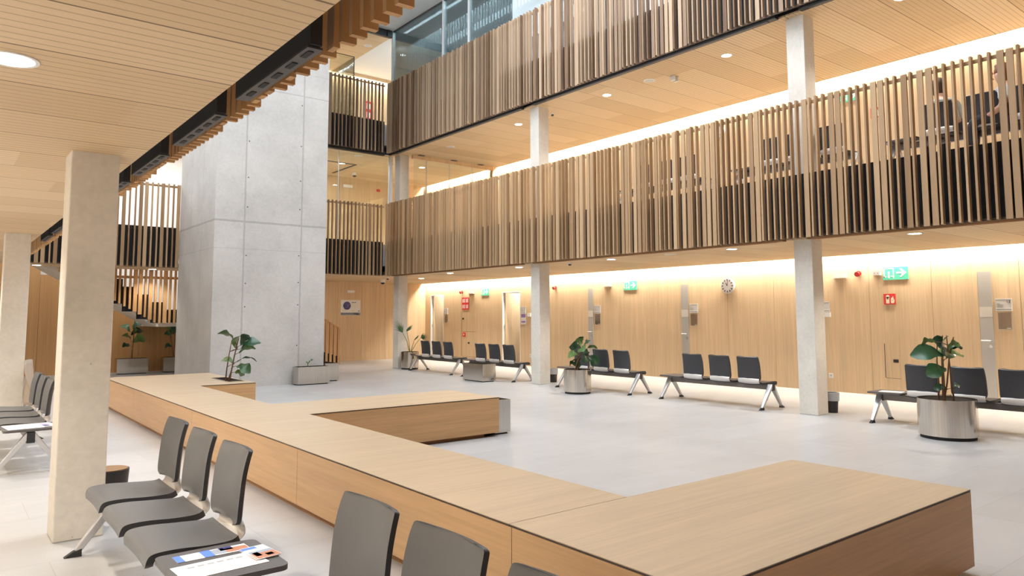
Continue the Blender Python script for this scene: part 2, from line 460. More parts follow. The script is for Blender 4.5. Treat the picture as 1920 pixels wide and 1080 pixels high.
# black slotted boxes in the gap at the ceiling edges
def edge_box(y0, y1, x0, x1, zc, label, grp):
    t = thing('ceiling_diffuser', label, 'air diffuser', ((x0+x1)/2, (y0+y1)/2, zc), grp)
    part(MB().box(x0, x1, y0, y1, zc, zc+.26), 'housing', M['blackmetal'], t)
    mb = MB(); mb.mat(0).box(x0-.004, x1+.012, y0+.02, y1-.02, zc-.012, zc-.002)
    mb.mat(1)
    k = 5; L = (y1-y0-.1)/k
    for i in range(k):
        mb.box(x0+.015, x0+.042, y0+.06+i*L, y0+.06+i*L+L*.5, zc-.016, zc-.011)
    part(mb, 'slot_plate', [M['boxgrey'], M['rubber']], t, 'grey plate with five dark slots')
names = ['second closest to the camera', 'third from the camera', 'fourth from the camera', 'fifth from the camera', 'sixth from the camera', 'seventh from the camera', 'eighth from the camera']
edge_box(3.02, 4.06, 1.245, 1.30, 2.71, 'large black slotted air diffuser at the low ceiling edge, biggest in view', 'slotted diffusers along the low ceiling edge')
for i in range(7):
    a = 4.40+1.38*i; edge_box(a, a+1.04, 1.245, 1.30, 2.71, 'black slotted air diffuser at the low ceiling edge, ' + names[i], 'slotted diffusers along the low ceiling edge')
def edge_strip(zc, ys, lab, m0=None):
    mb = MB()
    for a, b in ys: mb.mat(0).box(10.17, 10.275, a, b, zc-.02, zc+.24); mb.mat(1).box(10.185, 10.25, a+.15, b-.15, zc-.026, zc-.019)
    tag(mb.build('edge_profile', [m0 or M['blackmetal'], m0 or M['boxgrey']]), lab, 'profile')
edge_strip(C2, ((-3, 5.75), (6.15, 12.15), (12.55, 18.4)), 'black slotted profile under the top-floor slats')
edge_strip(C1, ((-3, 5.75), (6.15, 12.15), (12.55, 18.4)), 'thin brown profile under the first-floor slats', M['plinth'])
tag(MB().box(7.0, 10.05, 18.72, 18.82, C2-.03, C2+.2).build('edge_profile', M['blackmetal']), 'black profile under the short top-floor balustrade', 'profile')

# ------------------------------------------------------------------ comb-shaped platform bench
BH = .48
t = thing('platform_bench', 'long low comb-shaped oak platform bench with three arms across the hall', 'bench', (2.7, 7.8, 0))
X0, X1, Y0, Y9 = 2.265, 3.11, 1.758, 13.85
mb = MB(); z0, z1 = BH-.004, BH
def top(a, b, c, d): part(MB().box(a, b, c, d, z0, z1), 'top_board', M['bench_top'], t)
top(X0, 4.81, Y0, 2.893); top(X0, X1, 2.897, 7.36); top(X0, X1, 7.36, 11.365)
top(X1, 5.605, 7.362, 8.48); top(X0, X1, 11.365, Y9)
mb = MB(); mb.box(X1, 3.93, 11.366, 11.72, z0, z1).box(X1, 3.62, 11.72, Y9, z0, z1).box(3.88, 3.93, 11.72, Y9, z0, z1).box(3.62, 3.88, 12.65, Y9, z0, z1)
part(mb, 'top_board', M['bench_top'], t)
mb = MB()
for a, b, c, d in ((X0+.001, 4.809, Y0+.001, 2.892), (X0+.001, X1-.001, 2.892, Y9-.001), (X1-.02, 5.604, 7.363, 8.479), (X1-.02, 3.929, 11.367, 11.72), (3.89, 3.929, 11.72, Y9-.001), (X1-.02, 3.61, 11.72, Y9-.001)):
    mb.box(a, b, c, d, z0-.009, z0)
part(mb, 'edge_trim', M['edge'], t, 'thin dark line under the top')  # dark edge strip right below the top boards
def side(x0, x1, y0, y1): part(MB().box(x0, x1, y0, y1, .045, z0-.010), 'side_panel', M['bench'], t)
for a, b in ((Y0, 2.872), (2.877, 5.567), (5.572, 8.55), (8.555, 11.545), (11.55, Y9)): side(X0, X0+.02, a, b)
side(X0+.02, 4.81, Y0, Y0+.02); side(4.79, 4.81, Y0+.02, 2.895); side(X1, 4.79, 2.875, 2.895)
side(X1-.02, X1, 2.895, 7.36); side(X1, 5.605, 7.362, 7.382); side(5.585, 5.605, 7.382, 8.48); side(X1, 5.585, 8.46, 8.48)
side(X1-.02, X1, 8.48, 11.365); side(X1, 3.93, 11.366, 11.386); side(3.91, 3.93, 11.386, Y9); side(X0+.02, 3.91, Y9-.02, Y9)
mb = MB()
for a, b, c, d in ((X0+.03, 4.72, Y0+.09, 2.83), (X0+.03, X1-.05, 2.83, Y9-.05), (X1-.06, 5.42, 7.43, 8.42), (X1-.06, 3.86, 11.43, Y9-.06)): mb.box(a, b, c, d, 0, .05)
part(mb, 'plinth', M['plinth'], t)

# ------------------------------------------------------------------ plants and planters
def leaf(mb, p, q, w, rnd):
    p = Vector(p); q = Vector(q); d = q-p; L = d.length; d.normalize()
    s = d.cross(Vector((0,0,1)))
    if s.length < .1: s = d.cross(Vector((1,0,0)))
    s.normalize(); u = s.cross(d).normalized()
    ang = rnd.choice((-1, 1))*rnd.uniform(.45, 1.05)
    s, u = s*math.cos(ang)+u*math.sin(ang), u*math.cos(ang)-s*math.sin(ang)
    N, K = 9, 4; vs = []; fs = []
    prof = [.06, .30, .46, .50, .62, .86, 1.0, .90, .60, .12]
    for i in range(N+1):
        tt = i/N; hw = w*.5*prof[i]
        c = p + d*L*tt + u*(L*.20*math.sin(PI*tt) - .10*L*tt*tt)
        for j in range(K+1):
            e = j/K*2-1
            vs.append(c + s*hw*e + u*(abs(e)*hw*.22 + .012*math.sin(tt*14+e*2)*abs(e)))
    for i in range(N):
        for j in range(K):
            a = i*(K+1)+j; fs.append((a, a+1, a+K+2, a+K+1))
    mb.add(vs, fs)
def foliage(mb, leaves, seed, extra=0, base=None):
    r = random.Random(seed)
    for p, q, w in leaves:
        dq = Vector((r.uniform(-.04, .04), r.uniform(-.04, .04), 0))
        leaf(mb, p, Vector(q)+dq, w*1.2, r)
def fiddle(name, label, base, leaves, seed, nst=3, h=.6, grp='fiddle-leaf fig plants'):
    t = thing(name, label, 'plant', base, grp); r = random.Random(seed)
    mb = MB(); foliage(mb, leaves, seed); part(mb, 'foliage', M['leaf'], t, smooth=60)
    mb = MB()
    cx = sum(l[0][0] for l in leaves)/len(leaves); cy = sum(l[0][1] for l in leaves)/len(leaves); zt = max(l[0][2] for l in leaves)
    tops = []
    for k in range(nst):
        a = (base[0]+r.uniform(-.08, .08), base[1]+r.uniform(-.08, .08), base[2])
        b = (cx+r.uniform(-.11, .11), cy+r.uniform(-.11, .11), zt+r.uniform(-.02, .08)); tops.append((a, b))
        m = [Vector(a).lerp(Vector(b), f)+Vector((r.uniform(-.012, .012), r.uniform(-.012, .012), 0)) for f in (.33, .66)]
        mb.tube([a, *m, b], [.011, .010, .008, .006], 7)
    for p, q, w in leaves:
        a, b = r.choice(tops); f = max(.05, min(.97, (p[2]-.04-a[2])/(b[2]-a[2]))); s = Vector(a).lerp(Vector(b), f)
        mb.tube([s, (s+Vector(p))/2+Vector((0,0,.01)), p], [.006, .005, .004], 6)
    part(mb, 'stem', M['stem'], t, smooth=60)
    return t
def drum(label, c, r, h):
    t = thing('drum_planter', label, 'planter', (c[0], c[1], 0), 'polished steel drum planters')
    part(MB().lathe((c[0], c[1], 0), [(r*.93, 0), (r*.93, .045)], 48), 'plinth', M['rubber'], t, smooth=40)
    part(MB().lathe((c[0], c[1], .04), [(r, 0), (r, h-.045), (r, h-.04), (r-.012, h-.04), (r-.012, h-.12), (r-.02, h-.121)], 64), 'shell', M['steel'], t, smooth=40)
    part(MB().lathe((c[0], c[1], h-.09), [(r-.013, 0), (r-.013, .03), (.02, .045)], 32), 'soil', M['soil'], t, smooth=50)
drum('large steel drum planter in front of the bench by door 13', (9.815, 3.80), .325, .475)
drum('steel drum planter beside the middle column with bushy dark leaves', (9.83, 10.40), .265, .46)
drum('steel drum planter holding a palm at the far column', (10.60, 18.10), .25, .485)
def trough(label, x0, x1, y0, y1, h):
    t = thing('steel_trough', label, 'planter', ((x0+x1)/2, (y0+y1)/2, 0), 'rectangular steel trough planters')
    part(MB().box(x0+.03, x1-.03, y0+.03, y1-.03, 0, .022), 'plinth', M['rubber'], t)
    mb = MB(); w = .012
    mb.box(x0, x1, y0, y0+w, .02, h).box(x0, x1, y1-w, y1, .02, h).box(x0, x0+w, y0+w, y1-w, .02, h).box(x1-w, x1, y0+w, y1-w, .02, h)
    part(mb, 'shell', M['steel'], t)
    part(MB().box(x0+w, x1-w, y0+w, y1-w, h-.09, h-.05), 'soil', M['soil'], t)
trough('steel trough with one small sprout standing against the concrete tower', 6.22, 6.95, 15.36, 15.68, .39)
trough('steel trough just past the tower corner, partly hidden by another trough', 7.08, 7.42, 15.9, 16.6, .41)
trough('empty-looking steel trough between the two far benches and the second column', 9.75, 10.12, 13.42, 14.2, .40)
trough('steel trough closing the end of the middle bench arm', 5.61, 5.855, 7.45, 8.44, .43)
trough('steel trough with a fig plant in front of the stair wall, beside the column', 3.73, 4.47, 21.2, 21.55, .40)
trough('steel trough in front of the stair wall, cut off by the concrete tower', 4.84, 5.58, 21.2, 21.55, .40)
trough('trough sunk into the far arm of the platform bench under a fig', 3.63, 3.87, 11.74, 12.62, .485)

LV = {'big': [((9.74, 3.78, 0.99), (9.44, 4.01, 1.02), 0.2), ((9.66, 3.82, 1.17), (9.52, 3.94, 1.15), 0.09), ((9.71, 3.79, 1.08), (9.67, 3.81, 1.25), 0.1), ((9.75, 3.76, 1.04), (9.78, 3.72, 1.24), 0.1), ((9.77, 3.75, 1.08), (9.86, 3.67, 1.16), 0.1), ((9.77, 3.76, 0.96), (9.93, 3.64, 1.03), 0.19), ((9.8, 3.72, 1.08), (9.88, 3.66, 1.11), 0.08), ((9.78, 3.77, 0.83), (9.60, 3.91, 0.77), 0.19), ((9.78, 3.79, 0.61), (9.64, 3.89, 0.6), 0.09), ((9.84, 3.74, 0.6), (9.92, 3.68, 0.64), 0.09), ((9.76, 3.8, 1.0), (9.56, 3.62, 1.03), .15), ((9.78, 3.8, 1.02), (9.98, 3.9, 1.06), .15)],
 'mid': [((10.0, 10.45, 0.82), (9.80, 10.58, 0.9), 0.2), ((9.97, 10.45, 0.9), (9.9, 10.5, 1.06), 0.16), ((9.99, 10.43, 0.98), (9.97, 10.43, 1.09), 0.1), ((10.0, 10.36, 0.88), (10.08, 10.29, 1.02), 0.12), ((10.0, 10.35, 0.82), (10.22, 10.19, 0.88), 0.12), ((9.93, 10.46, 0.72), (9.74, 10.63, 0.70), 0.22), ((9.97, 10.41, 0.84), (10.07, 10.35, 0.68), 0.2), ((9.95, 10.44, 0.68), (9.88, 10.51, 0.47), 0.22), ((9.92, 10.48, 0.64), (9.78, 10.61, 0.52), 0.08), ((10.02, 10.36, 0.70), (10.20, 10.24, 0.56), 0.2), ((10.0, 10.37, 0.66), (10.15, 10.28, 0.49), 0.14), ((9.95, 10.4, .85), (9.85, 10.2, .83), .18), ((9.95, 10.4, .75), (9.8, 10.24, .62), .18)],
 'spur': [((3.80, 12.05, 1.08), (3.62, 12.17, 1.24), 0.17), ((3.84, 12.03, 0.97), (3.88, 11.97, 1.2), 0.22), ((3.88, 11.98, 1.03), (4.0, 11.88, 1.21), 0.14), ((3.88, 11.98, 0.97), (4.15, 11.77, 1.09), 0.18), ((3.86, 12.0, 0.91), (4.06, 11.85, 1.0), 0.12), ((3.82, 12.08, 0.73), (3.63, 12.22, 0.8), 0.14), ((3.85, 12.04, 0.77), (4.08, 11.86, 0.8), 0.06), ((3.84, 12.05, 0.70), (4.05, 11.91, 0.60), 0.18), ((3.82, 12.07, 0.60), (3.96, 11.98, 0.56), 0.14)],
 'A': [((4.03, 21.38, 1.1), (3.84, 21.51, 1.27), 0.2), ((4.11, 21.32, 1.06), (4.12, 21.29, 1.24), 0.25), ((4.1, 21.32, 1.13), (4.31, 21.23, 1.38), 0.25), ((4.06, 21.36, 1.01), (4.3, 21.26, 1.13), 0.25), ((4.07, 21.37, 0.85), (3.89, 21.5, 1.01), 0.25), ((4.12, 21.34, 0.82), (4.35, 21.24, 0.94), 0.3), ((4.08, 21.38, 0.71), (3.94, 21.5, 0.71), 0.2)],
 'B': [((5.06, 21.35, 0.94), (4.86, 21.5, 1.03), 0.25), ((5.05, 21.35, 1.04), (5.0, 21.37, 1.26), 0.3), ((5.09, 21.32, 1.04), (5.14, 21.26, 1.23), 0.3), ((5.07, 21.37, 0.68), (4.92, 21.5, 0.65), 0.25)]}
fiddle('fig_plant', 'tall sparse fiddle-leaf fig with bare stems in the large drum planter', (9.815, 3.80, .40), LV['big'], 3, 5)
fiddle('fig_plant', 'bushy fiddle-leaf fig in the drum planter beside the middle column', (9.83, 10.40, .39), LV['mid'], 5, 3)
fiddle('fig_plant', 'fiddle-leaf fig growing out of the far arm of the platform bench', (3.76, 12.1, .42), LV['spur'], 8, 3)
fiddle('fig_plant', 'fiddle-leaf fig in front of the stair wall, fully in view between column and tower', (4.1, 21.38, .33), LV['A'], 12, 2)
fiddle('fig_plant', 'fiddle-leaf fig in front of the stair wall, half hidden by the tower', (5.05, 21.38, .33), LV['B'], 15, 2)
# sprout
t = thing('seedling', 'tiny green sprout in the trough at the foot of the tower', 'plant', (6.5, 15.5, .31))
part(MB().tube([(6.5, 15.5, .31), (6.49, 15.49, .46), (6.53, 15.46, .50)], [.010, .009, .004], 6), 'stem', M['leaf'], t)
mb = MB(); r = random.Random(2); leaf(mb, (6.5, 15.48, .46), (6.60, 15.42, .55), .06, r); leaf(mb, (6.49, 15.49, .44), (6.45, 15.5, .50), .05, r)
part(mb, 'foliage', M['leaf'], t)
# palm
t = thing('potted_palm', 'young palm with fanned fronds in the farthest drum planter', 'plant', (10.60, 18.10, .42))
r = random.Random(4); ms = MB(); mf = MB()
for top_, fan in (((10.42, 18.2, 1.02), (10.27, 18.3, 1.33)), ((10.5, 18.12, 1.05), (10.58, 18.02, 1.22)), ((10.68, 18.0, .80), (10.72, 17.9, .93)), ((10.83, 17.9, .88), (10.98, 17.8, .93))):
    a = Vector((10.60, 18.10, .42)); b = Vector(top_)
    ms.tube([a, a.lerp(b, .5)+Vector((.02, 0, .06)), b], [.012, .008, .005], 6)
    d = Vector(fan)-b; L = d.length*1.35; d.normalize(); s = d.cross(Vector((.6, -.8, 0))).normalized()
    for k in range(-4, 5):
        e = (d*math.cos(k*.24) + s*math.sin(k*.24)).normalized(); q = b+e*L*(1-.03*abs(k)); w = .011
        o = e.cross(Vector((.5, .8, .2))).normalized()*w
        mf.add([b, b.lerp(q, .4)+o, q+Vector((0, 0, -.02)), b.lerp(q, .4)-o], [(0, 1, 2, 3)])
part(ms, 'stem', M['leaf'], t, smooth=60); part(mf, 'fronds', M['leaf'], t)

# ------------------------------------------------------------------ beam benches
def shell_mb(prof, hw, th, curve, thin=.55, N=14):
    """prof: list of (u,z) along the centre line; hw: half width function of t; th thickness; curve: how far the edges bend along the normal"""
    P = [Vector((p[0], 0, p[1])) for p in prof]; n = len(P); mb = MB(); front = []; back = []
    for i, p in enumerate(P):
        tt = i/(n-1); d = (P[min(i+1, n-1)]-P[max(i-1, 0)]).normalized(); nr = Vector((d.z, 0, -d.x))
        for j in range(N+1):
            e = j/N*2-1; q = p + Vector((0, hw(tt)*e, 0)) + nr*curve(tt)*e*e
            front.append(q); back.append(q-nr*th*(1-thin*abs(e)**6)*(1-.5*(tt < .02)))
    W = N+1; fs = []; ms = []
    for i in range(n-1):
        for j in range(N):
            a = i*W+j; fs.append((a, a+1, a+W+1, a+W)); b = a+n*W; fs.append((b, b+W, b+W+1, b+1)); ms += [0, 1]
    for i in range(n-1):
        for j in (0, N):
            a = i*W+j; fs.append((a, a+W, a+W+n*W, a+n*W)); ms.append(1)
    for j in range(N):
        for i in (0, n-1):
            a = i*W+j; fs.append((a, a+1, a+1+n*W, a+n*W)); ms.append(1)
    mb.add(front+back, fs); mb.m = ms
    return mb
def smoothpts(pts, k=4):
    out = []
    P = [Vector((a, 0, b)) for a, b in pts]
    for i in range(len(P)-1):
        p0 = P[max(i-1, 0)]; p1 = P[i]; p2 = P[i+1]; p3 = P[min(i+2, len(P)-1)]
        for j in range(k):
            t = j/k
            q = .5*((2*p1)+(-p0+p2)*t+(2*p0-5*p1+4*p2-p3)*t*t+(-p0+3*p1-3*p2+p3)*t**3); out.append((q.x, q.z))
    out.append((P[-1].x, P[-1].z)); return out
def corner(t, r):     # rounding factor near the ends
    e = min(t, 1-t)
    return 1.0 if e > r else 1-(1-math.sqrt(max(0, 1-((r-e)/r)**2)))*.30
ZS = .42
def bench_proto(pitch, ws, shell, name, label, grp, gap):
    t = thing(name, label, 'beam bench', (0, 0, 0), grp)
    L = 3*pitch+.37
    part(MB().box(-.03, .03, -.04, L+.04, .30, .385), 'beam', M['beam'], t, bevel=.004)
    for y in (.0, L):
        for s in (-1, 1):
            lg = part(MB().bar((s*.015, y, .375), (s*.275, y, .028), .05, .085, .038, .036, up=(0, 1, 0)), 'leg', M['alu'], t, bevel=.006)
            part(MB().hexa([(s*.25, y-.03, 0), (s*.345, y-.02, 0), (s*.345, y+.02, 0), (s*.25, y+.03, 0), (s*.25, y-.022, .045), (s*.30, y-.018, .03), (s*.30, y+.018, .03), (s*.25, y+.022, .045)]), 'foot', M['rubber'], lg)
        part(MB().box(-.034, .034, y-.045, y+.045, .29, .39), 'clamp', M['blackmetal'], t)
    for i in range(3):
        y = .28+pitch*i
        sp = smoothpts([(.238, ZS-.060), (.236, ZS-.026), (.212, ZS-.004), (.12, ZS), (.0, ZS-.008), (-.10, ZS-.012), (-.15, ZS-.010), (-.178, ZS+.0)])
        m = shell_mb(sp, lambda q: .25*ws*(1-.10*(1-q/.14)**2 if q < .14 else 1-.16*max(0, (q-.6)/.4)), .040, lambda q: .008, .15)
        for k in range(len(m.v)): a, b, c = m.v[k]; m.v[k] = (a, b+y, c)
        part(m, 'seat', [shell, M['edge_shaded']], t, smooth=50)
        br = smoothpts([(-.12, ZS-.030), (-.175, ZS-.024), (-.213, ZS+.000), (-.222, ZS+.035), (-.216, ZS+.06)])
        m = shell_mb(br, lambda q: .205*ws, .010, lambda q: .020*q)
        for k in range(len(m.v)): a, b, c = m.v[k]; m.v[k] = (a, b+y, c)
        bk = part(m, 'bracket', [M['alubr'], M['alubr']], t, 'pale metal bracket joining seat and back', smooth=50)
        bp = smoothpts([(-.196, ZS+gap), (-.198, ZS+.11), (-.204, ZS+.20), (-.212, ZS+.28), (-.226, ZS+.35), (-.238, ZS+.392), (-.243, ZS+.408)])
        m = shell_mb(bp, lambda q: ws*(.222-.018*q)*corner(q, .13)*(1+.03*math.sin(PI*q)), .030, lambda q: .034*(1-.3*q), .3)
        for k in range(len(m.v)): a, b, c = m.v[k]; m.v[k] = (a, b+y, c)
        part(m, 'backrest', [shell, M['edge_shaded']], t, smooth=50)
        part(MB().box(-.10, .10, y-.03, y+.03, .385, ZS-.030), 'seat_mount', M['blackmetal'], t)
    yc = .28+2*pitch+.275*ws+.25
    mb = MB(); r = .04; hx, hy = .225, .235; pts = []
    for cx, cy, a0 in ((hx-r, hy-r, 0), (-hx+r, hy-r, 90), (-hx+r, -hy+r, 180), (hx-r, -hy+r, 270)):
        for k in range(6): a = math.radians(a0+18*k); pts.append((cx+r*math.cos(a), cy+r*math.sin(a)))
    mb.prism(pts, lambda u, v, w: (u, v+yc, .400+w), .022)
    part(mb, 'table_top', M['table'], t, smooth=40)
    part(MB().box(-.06, .06, yc-.06, yc+.06, .385, .40), 'table_mount', M['blackmetal'], t)
    return t, yc
def place(o, x, y, rz, label=None, z=0):
    o.location = (x, y, z); o.rotation_euler = (0, 0, rz)
    if label: o['label'] = label
G1 = 'three-seat beam benches on the ground floor facing the doors'
B, YT = bench_proto(.556, .94, M['chair_shaded'], 'beam_bench', 'shade-darkened grey three-seat beam bench standing below the wall clock', G1, .018)
place(B, 10.605, 6.70, 0)
def bench_copy(x, y, label, z=0, grp=None):
    c = copy_tree(B); place(c, x, y, 0, label, z)
    if grp: c['group'] = grp
    return c
bench_copy(10.605, 9.50, 'shade-darkened grey three-seat beam bench half hidden by the bushy drum planter')
bench_copy(10.605, 13.02, 'shade-darkened grey three-seat beam bench behind the empty steel trough')
bench_copy(10.605, 15.56, 'shade-darkened grey three-seat beam bench farthest down the hall, next to the palm')
bench_copy(10.605, 2.93, 'shade-darkened grey three-seat beam bench behind the large drum planter, with papers on its table')
bench_copy(10.605, .1, 'shade-darkened grey three-seat beam bench at the edge of view past door 13')
G2 = 'beam benches behind the first-floor slats'
bench_copy(10.85, 2.66, 'upstairs beam bench with two people, seen through the slats', F2, G2)
bench_copy(10.85, 5.27, 'upstairs beam bench beside the nearest gallery column, seen through the slats', F2, G2)
bench_copy(10.85, 8.0, 'upstairs beam bench seen through narrow slat gaps below the gallery clock', F2, G2)
GF = 'grey beam benches beside the platform bench'
FB, YF = bench_proto(.595, 1.0, M['chair_lit'], 'beam_bench', 'grey three-seat beam bench complete in view with brochures on its table', GF, .045)
place(FB, 1.045, 5.40, PI)
FN, YFN = bench_proto(.52, .94, M['chair_lit'], 'beam_bench', 'grey three-seat beam bench nearest the camera, only its backrests showing', GF, .045)
place(FN, 1.05, 2.45+.28, PI)
FF, YFF = bench_proto(.63, 1.05, M['chair_lit'], 'beam_bench', 'grey three-seat beam bench beyond the big concrete column, papers on its table', GF, .045)
place(FF, .775, 10.47+.28, PI)

# papers and brochures on the bench tables (frame: table centre, rotated)
def sheet(name, label, cat, cx, cy, z, w, l, rot, mat, prints=(), th=.0015):
    t = thing(name, label, cat, (cx, cy, z))
    c, s = math.cos(rot), math.sin(rot)
    fr = lambda u, v, q: (cx+u*c-v*s, cy+u*s+v*c, z+q)
    part(MB().prism([(-w/2, -l/2), (w/2, -l/2), (w/2, l/2), (-w/2, l/2)], fr, th), 'page', mat, t)
    mbs = {}
    for k, (u0, v0, u1, v1) in prints:
        mb = mbs.setdefault(k, MB())
        mb.prism([((u0-.5)*w, (v0-.5)*l), ((u1-.5)*w, (v0-.5)*l), ((u1-.5)*w, (v1-.5)*l), ((u0-.5)*w, (v1-.5)*l)], lambda u, v, q: fr(u, v, q+th), .0006)
    for k, mb in mbs.items(): part(mb, 'print_' + k, M[k], t)
    return t
TZ = .4225
ty = 5.40 - YF; tx = 1.045
r = random.Random(9)
lines = [('print', (.08+.0*i, .70, .92, .72)) for i in range(1)]
tab = [('print', (.16+.115*i, .70, .24+.115*i, .80)) for i in range(6)] + [('print', (.1+.12*i, .12+.1*j, .17+.12*i, .135+.1*j)) for i in range(7) for j in range(5)] + [('print', (.88, .25, .90, .75)), ('print', (.92, .3, .94, .7))]
sheet('timetable_sheet', 'white printed sheet with columns lying between two brochures on the near table', 'paper', tx-.02, ty-.06, TZ, .36, .19, .05, M['paper'], tab)
pic = [('blue', (.0, .62, .30, 1.0)), ('greyblue', (.3, .5, .7, .75)), ('rust', (.55, .1, 1., .5)), ('navy', (.2, .2, .5, .45)), ('orange', (.7, .5, .95, .62))]
sheet('brochure', 'open leaflet, white and blue with a rusty picture, closest to the seat', 'brochure', tx-.0, ty+.13, TZ, .32, .095, .02, M['paper'],
      [('blue', (.0, .0, .10, 1.)), ('blue', (.36, .0, .5, 1.)), ('greyblue', (.5, .1, .68, .9)), ('rust', (.68, .1, .99, .75)), ('navy', (.62, .5, .8, 1.))])
for k in range(3):
    sheet('brochure', ['lowest brochure of the small stack beside the printed sheet', 'middle brochure of the small stack beside the printed sheet', 'top brochure of the stack, blue band over a crowd picture'][k], 'brochure', tx+.165+.004*k, ty+.0-.004*k, TZ+k*.003, .11, .19, .06+.03*k, M['paper'],
          [('blue', (.0, .80, .6, .97)), ('greyblue', (.02, .42, .98, .6)), ('rust', (.02, .02, .98, .42)), ('navy', (.1, .2, .35, .5)), ('cream', (.5, .12, .8, .3))], .002)
ty2 = 10.75-YFF; tx2 = .775
sheet('paper_sheet', 'white sheet spread over the table beyond the column', 'paper', tx2-.05, ty2, TZ, .30, .34, .1, M['paper'], [('print', (.1, .2+.1*i, .8, .22+.1*i)) for i in range(6)])
sheet('brochure', 'purple and white leaflet on the table beyond the column', 'brochure', tx2+.15, ty2+.02, TZ+.002, .12, .30, .2, M['paper'], [('navy', (.05, .1, .5, .5)), ('purple', (.1, .6, .9, .8))])
sheet('paper_sheet', 'white sheet on the bench table behind the large drum planter', 'paper', 10.60, 2.93+YT-.02, TZ, .21, .30, .2, M['paper'])

# coat showing past the farther camera-side column
mb = MB(); N = 10; vs = []; fs = []
for i in range(N+1):
    z = .92-.62*i/N
    for j in range(7):
        a = j/6*2-1
        vs.append((1.06+.06*a+.02*math.sin(i*.7), 12.72+.10*a, z)) if False else vs.append((1.03+.05*math.sin(a*2+i*.35)+.035*i/N, 11.95+.14*a, z-.03*a*a))
for i in range(N):
    for j in range(6):
        a = i*7+j; fs.append((a, a+1, a+8, a+7))
mb.add(vs, fs)
o = mb.build('coat', M['coat'], smooth=60); sd = o.modifiers.new('solid', 'SOLIDIFY'); sd.thickness = .02
tag(o, 'beige coat hanging beside the second concrete column', 'coat')

# ------------------------------------------------------------------ bins
def bin_(label, x, y, r, h, liner=True):
    t = thing('waste_bin', label, 'bin', (x, y, 0), 'black waste bins by the columns')
    part(MB().lathe((x, y, 0), [(r*.82, 0), (r, h), (r-.008, h), (r-.02, h*.5), (r*.7, .02)], 28), 'body', M['bin'], t, smooth=40)
    if liner: part(MB().lathe((x, y, 0), [(r+.006, h*.60), (r+.010, h*.8), (r+.012, h+.006), (r-.004, h+.008), (r-.02, h*.7)], 28), 'liner', M['bagp'], t, smooth=40)
bin_('black waste bin with grey liner behind the nearest hall column', 10.95, 5.88, .10, .30)
bin_('black waste bin with grey liner behind the middle hall column', 11.03, 12.47, .10, .30)
t = thing('waste_bin', 'open dark waste bin on the floor behind the big concrete column', 'bin', (1.10, 6.35, 0), 'black waste bins by the columns')
part(MB().lathe((1.10, 6.35, 0), [(.11, 0), (.135, .34), (.125, .34), (.105, .02)], 28), 'body', M['bin'], t, smooth=40)
part(MB().lathe((1.10, 6.35, 0), [(.124, .345), (.123, .30), (.118, .18), (.05, .16)], 28), 'liner', plain('brown_liner', (.25, .13, .05), .3), t, 'brown glossy liner', smooth=40)

# ------------------------------------------------------------------ doors of the facade
def facade_door(i, y_strip0, y_strip1, y_far, lab):
    t = bpy.data.objects.new('door_%d' % i, None); COL.objects.link(t); t.location = (XW, (y_strip0+y_far)/2, 0); struct(t, lab)
    part(MB().box(XW-.006, XW+.004, y_strip1+.004, y_far-.004, .01, 2.23), 'leaf', M['wall'], t)
    mb = MB(); mb.mat(0).box(XW-.010, XW+.004, y_strip0, y_strip1, .0, 2.23); mb.mat(1).box(XW-.0115, XW-.009, y_strip0+.004, y_strip1-.004, 1.46, 1.63)
    part(mb, 'side_strip', [M['doorgrey'], M['doorlite']], t, 'tall grey strip with a paler band')
    mb = MB(); yy = y_strip0+.05
    mb.tube([(XW-.01, yy, 1.06), (XW-.055, yy, 1.06)], .012, 10); mb.tube([(XW-.052, yy-.008, 1.06), (XW-.052, yy+.13, 1.06)], .011, 10)
    part(mb, 'handle', M['steelw'], t, smooth=40)
    mb = MB().tube([(XW-.01, yy, .965), (XW-.025, yy, .965)], .026, 14); part(mb, 'lock', M['steelw'], t, smooth=40)
facade_door(1, 4.60, 4.80, 5.54, 'oak door with grey strip beside room plate 13')
facade_door(2, 10.91, 11.12, 11.85, 'oak door with grey strip behind the bench below the clock')
facade_door(3, 14.09, 14.28, 15.0, 'oak door with grey strip behind the bushy planter')
def open_door(i, y0, y1, lab):
    t = bpy.data.objects.new('door_%d' % i, None); COL.objects.link(t); t.location = (XW, y1, 0); struct(t, lab)
    mb = MB(); mb.box(XW-.004, XW+.12, y1-.012, y1+.01, 0, 2.24).box(XW-.004, XW+.12, y0-.01, y0+.012, 0, 2.24).box(XW-.004, XW+.12, y0, y1, 2.215, 2.235)
    part(mb, 'frame', M['plasticw'], t)
    part(MB().box(XW+.075, XW+.92, y1-.06, y1-.018, .01, 2.21), 'leaf', M['wall'], t)
    for z in (.35, 1.15, 1.95):
        part(MB().tube([(XW+.055, y1-.03, z-.05), (XW+.055, y1-.03, z+.05)], .016, 10), 'hinge', M['alu'], t)
open_door(4, 17.24, 18.12, 'oak door standing open inward beside the purple notice')
open_door(5, 21.5, 22.34, 'oak door standing open inward at the far end of the hall')

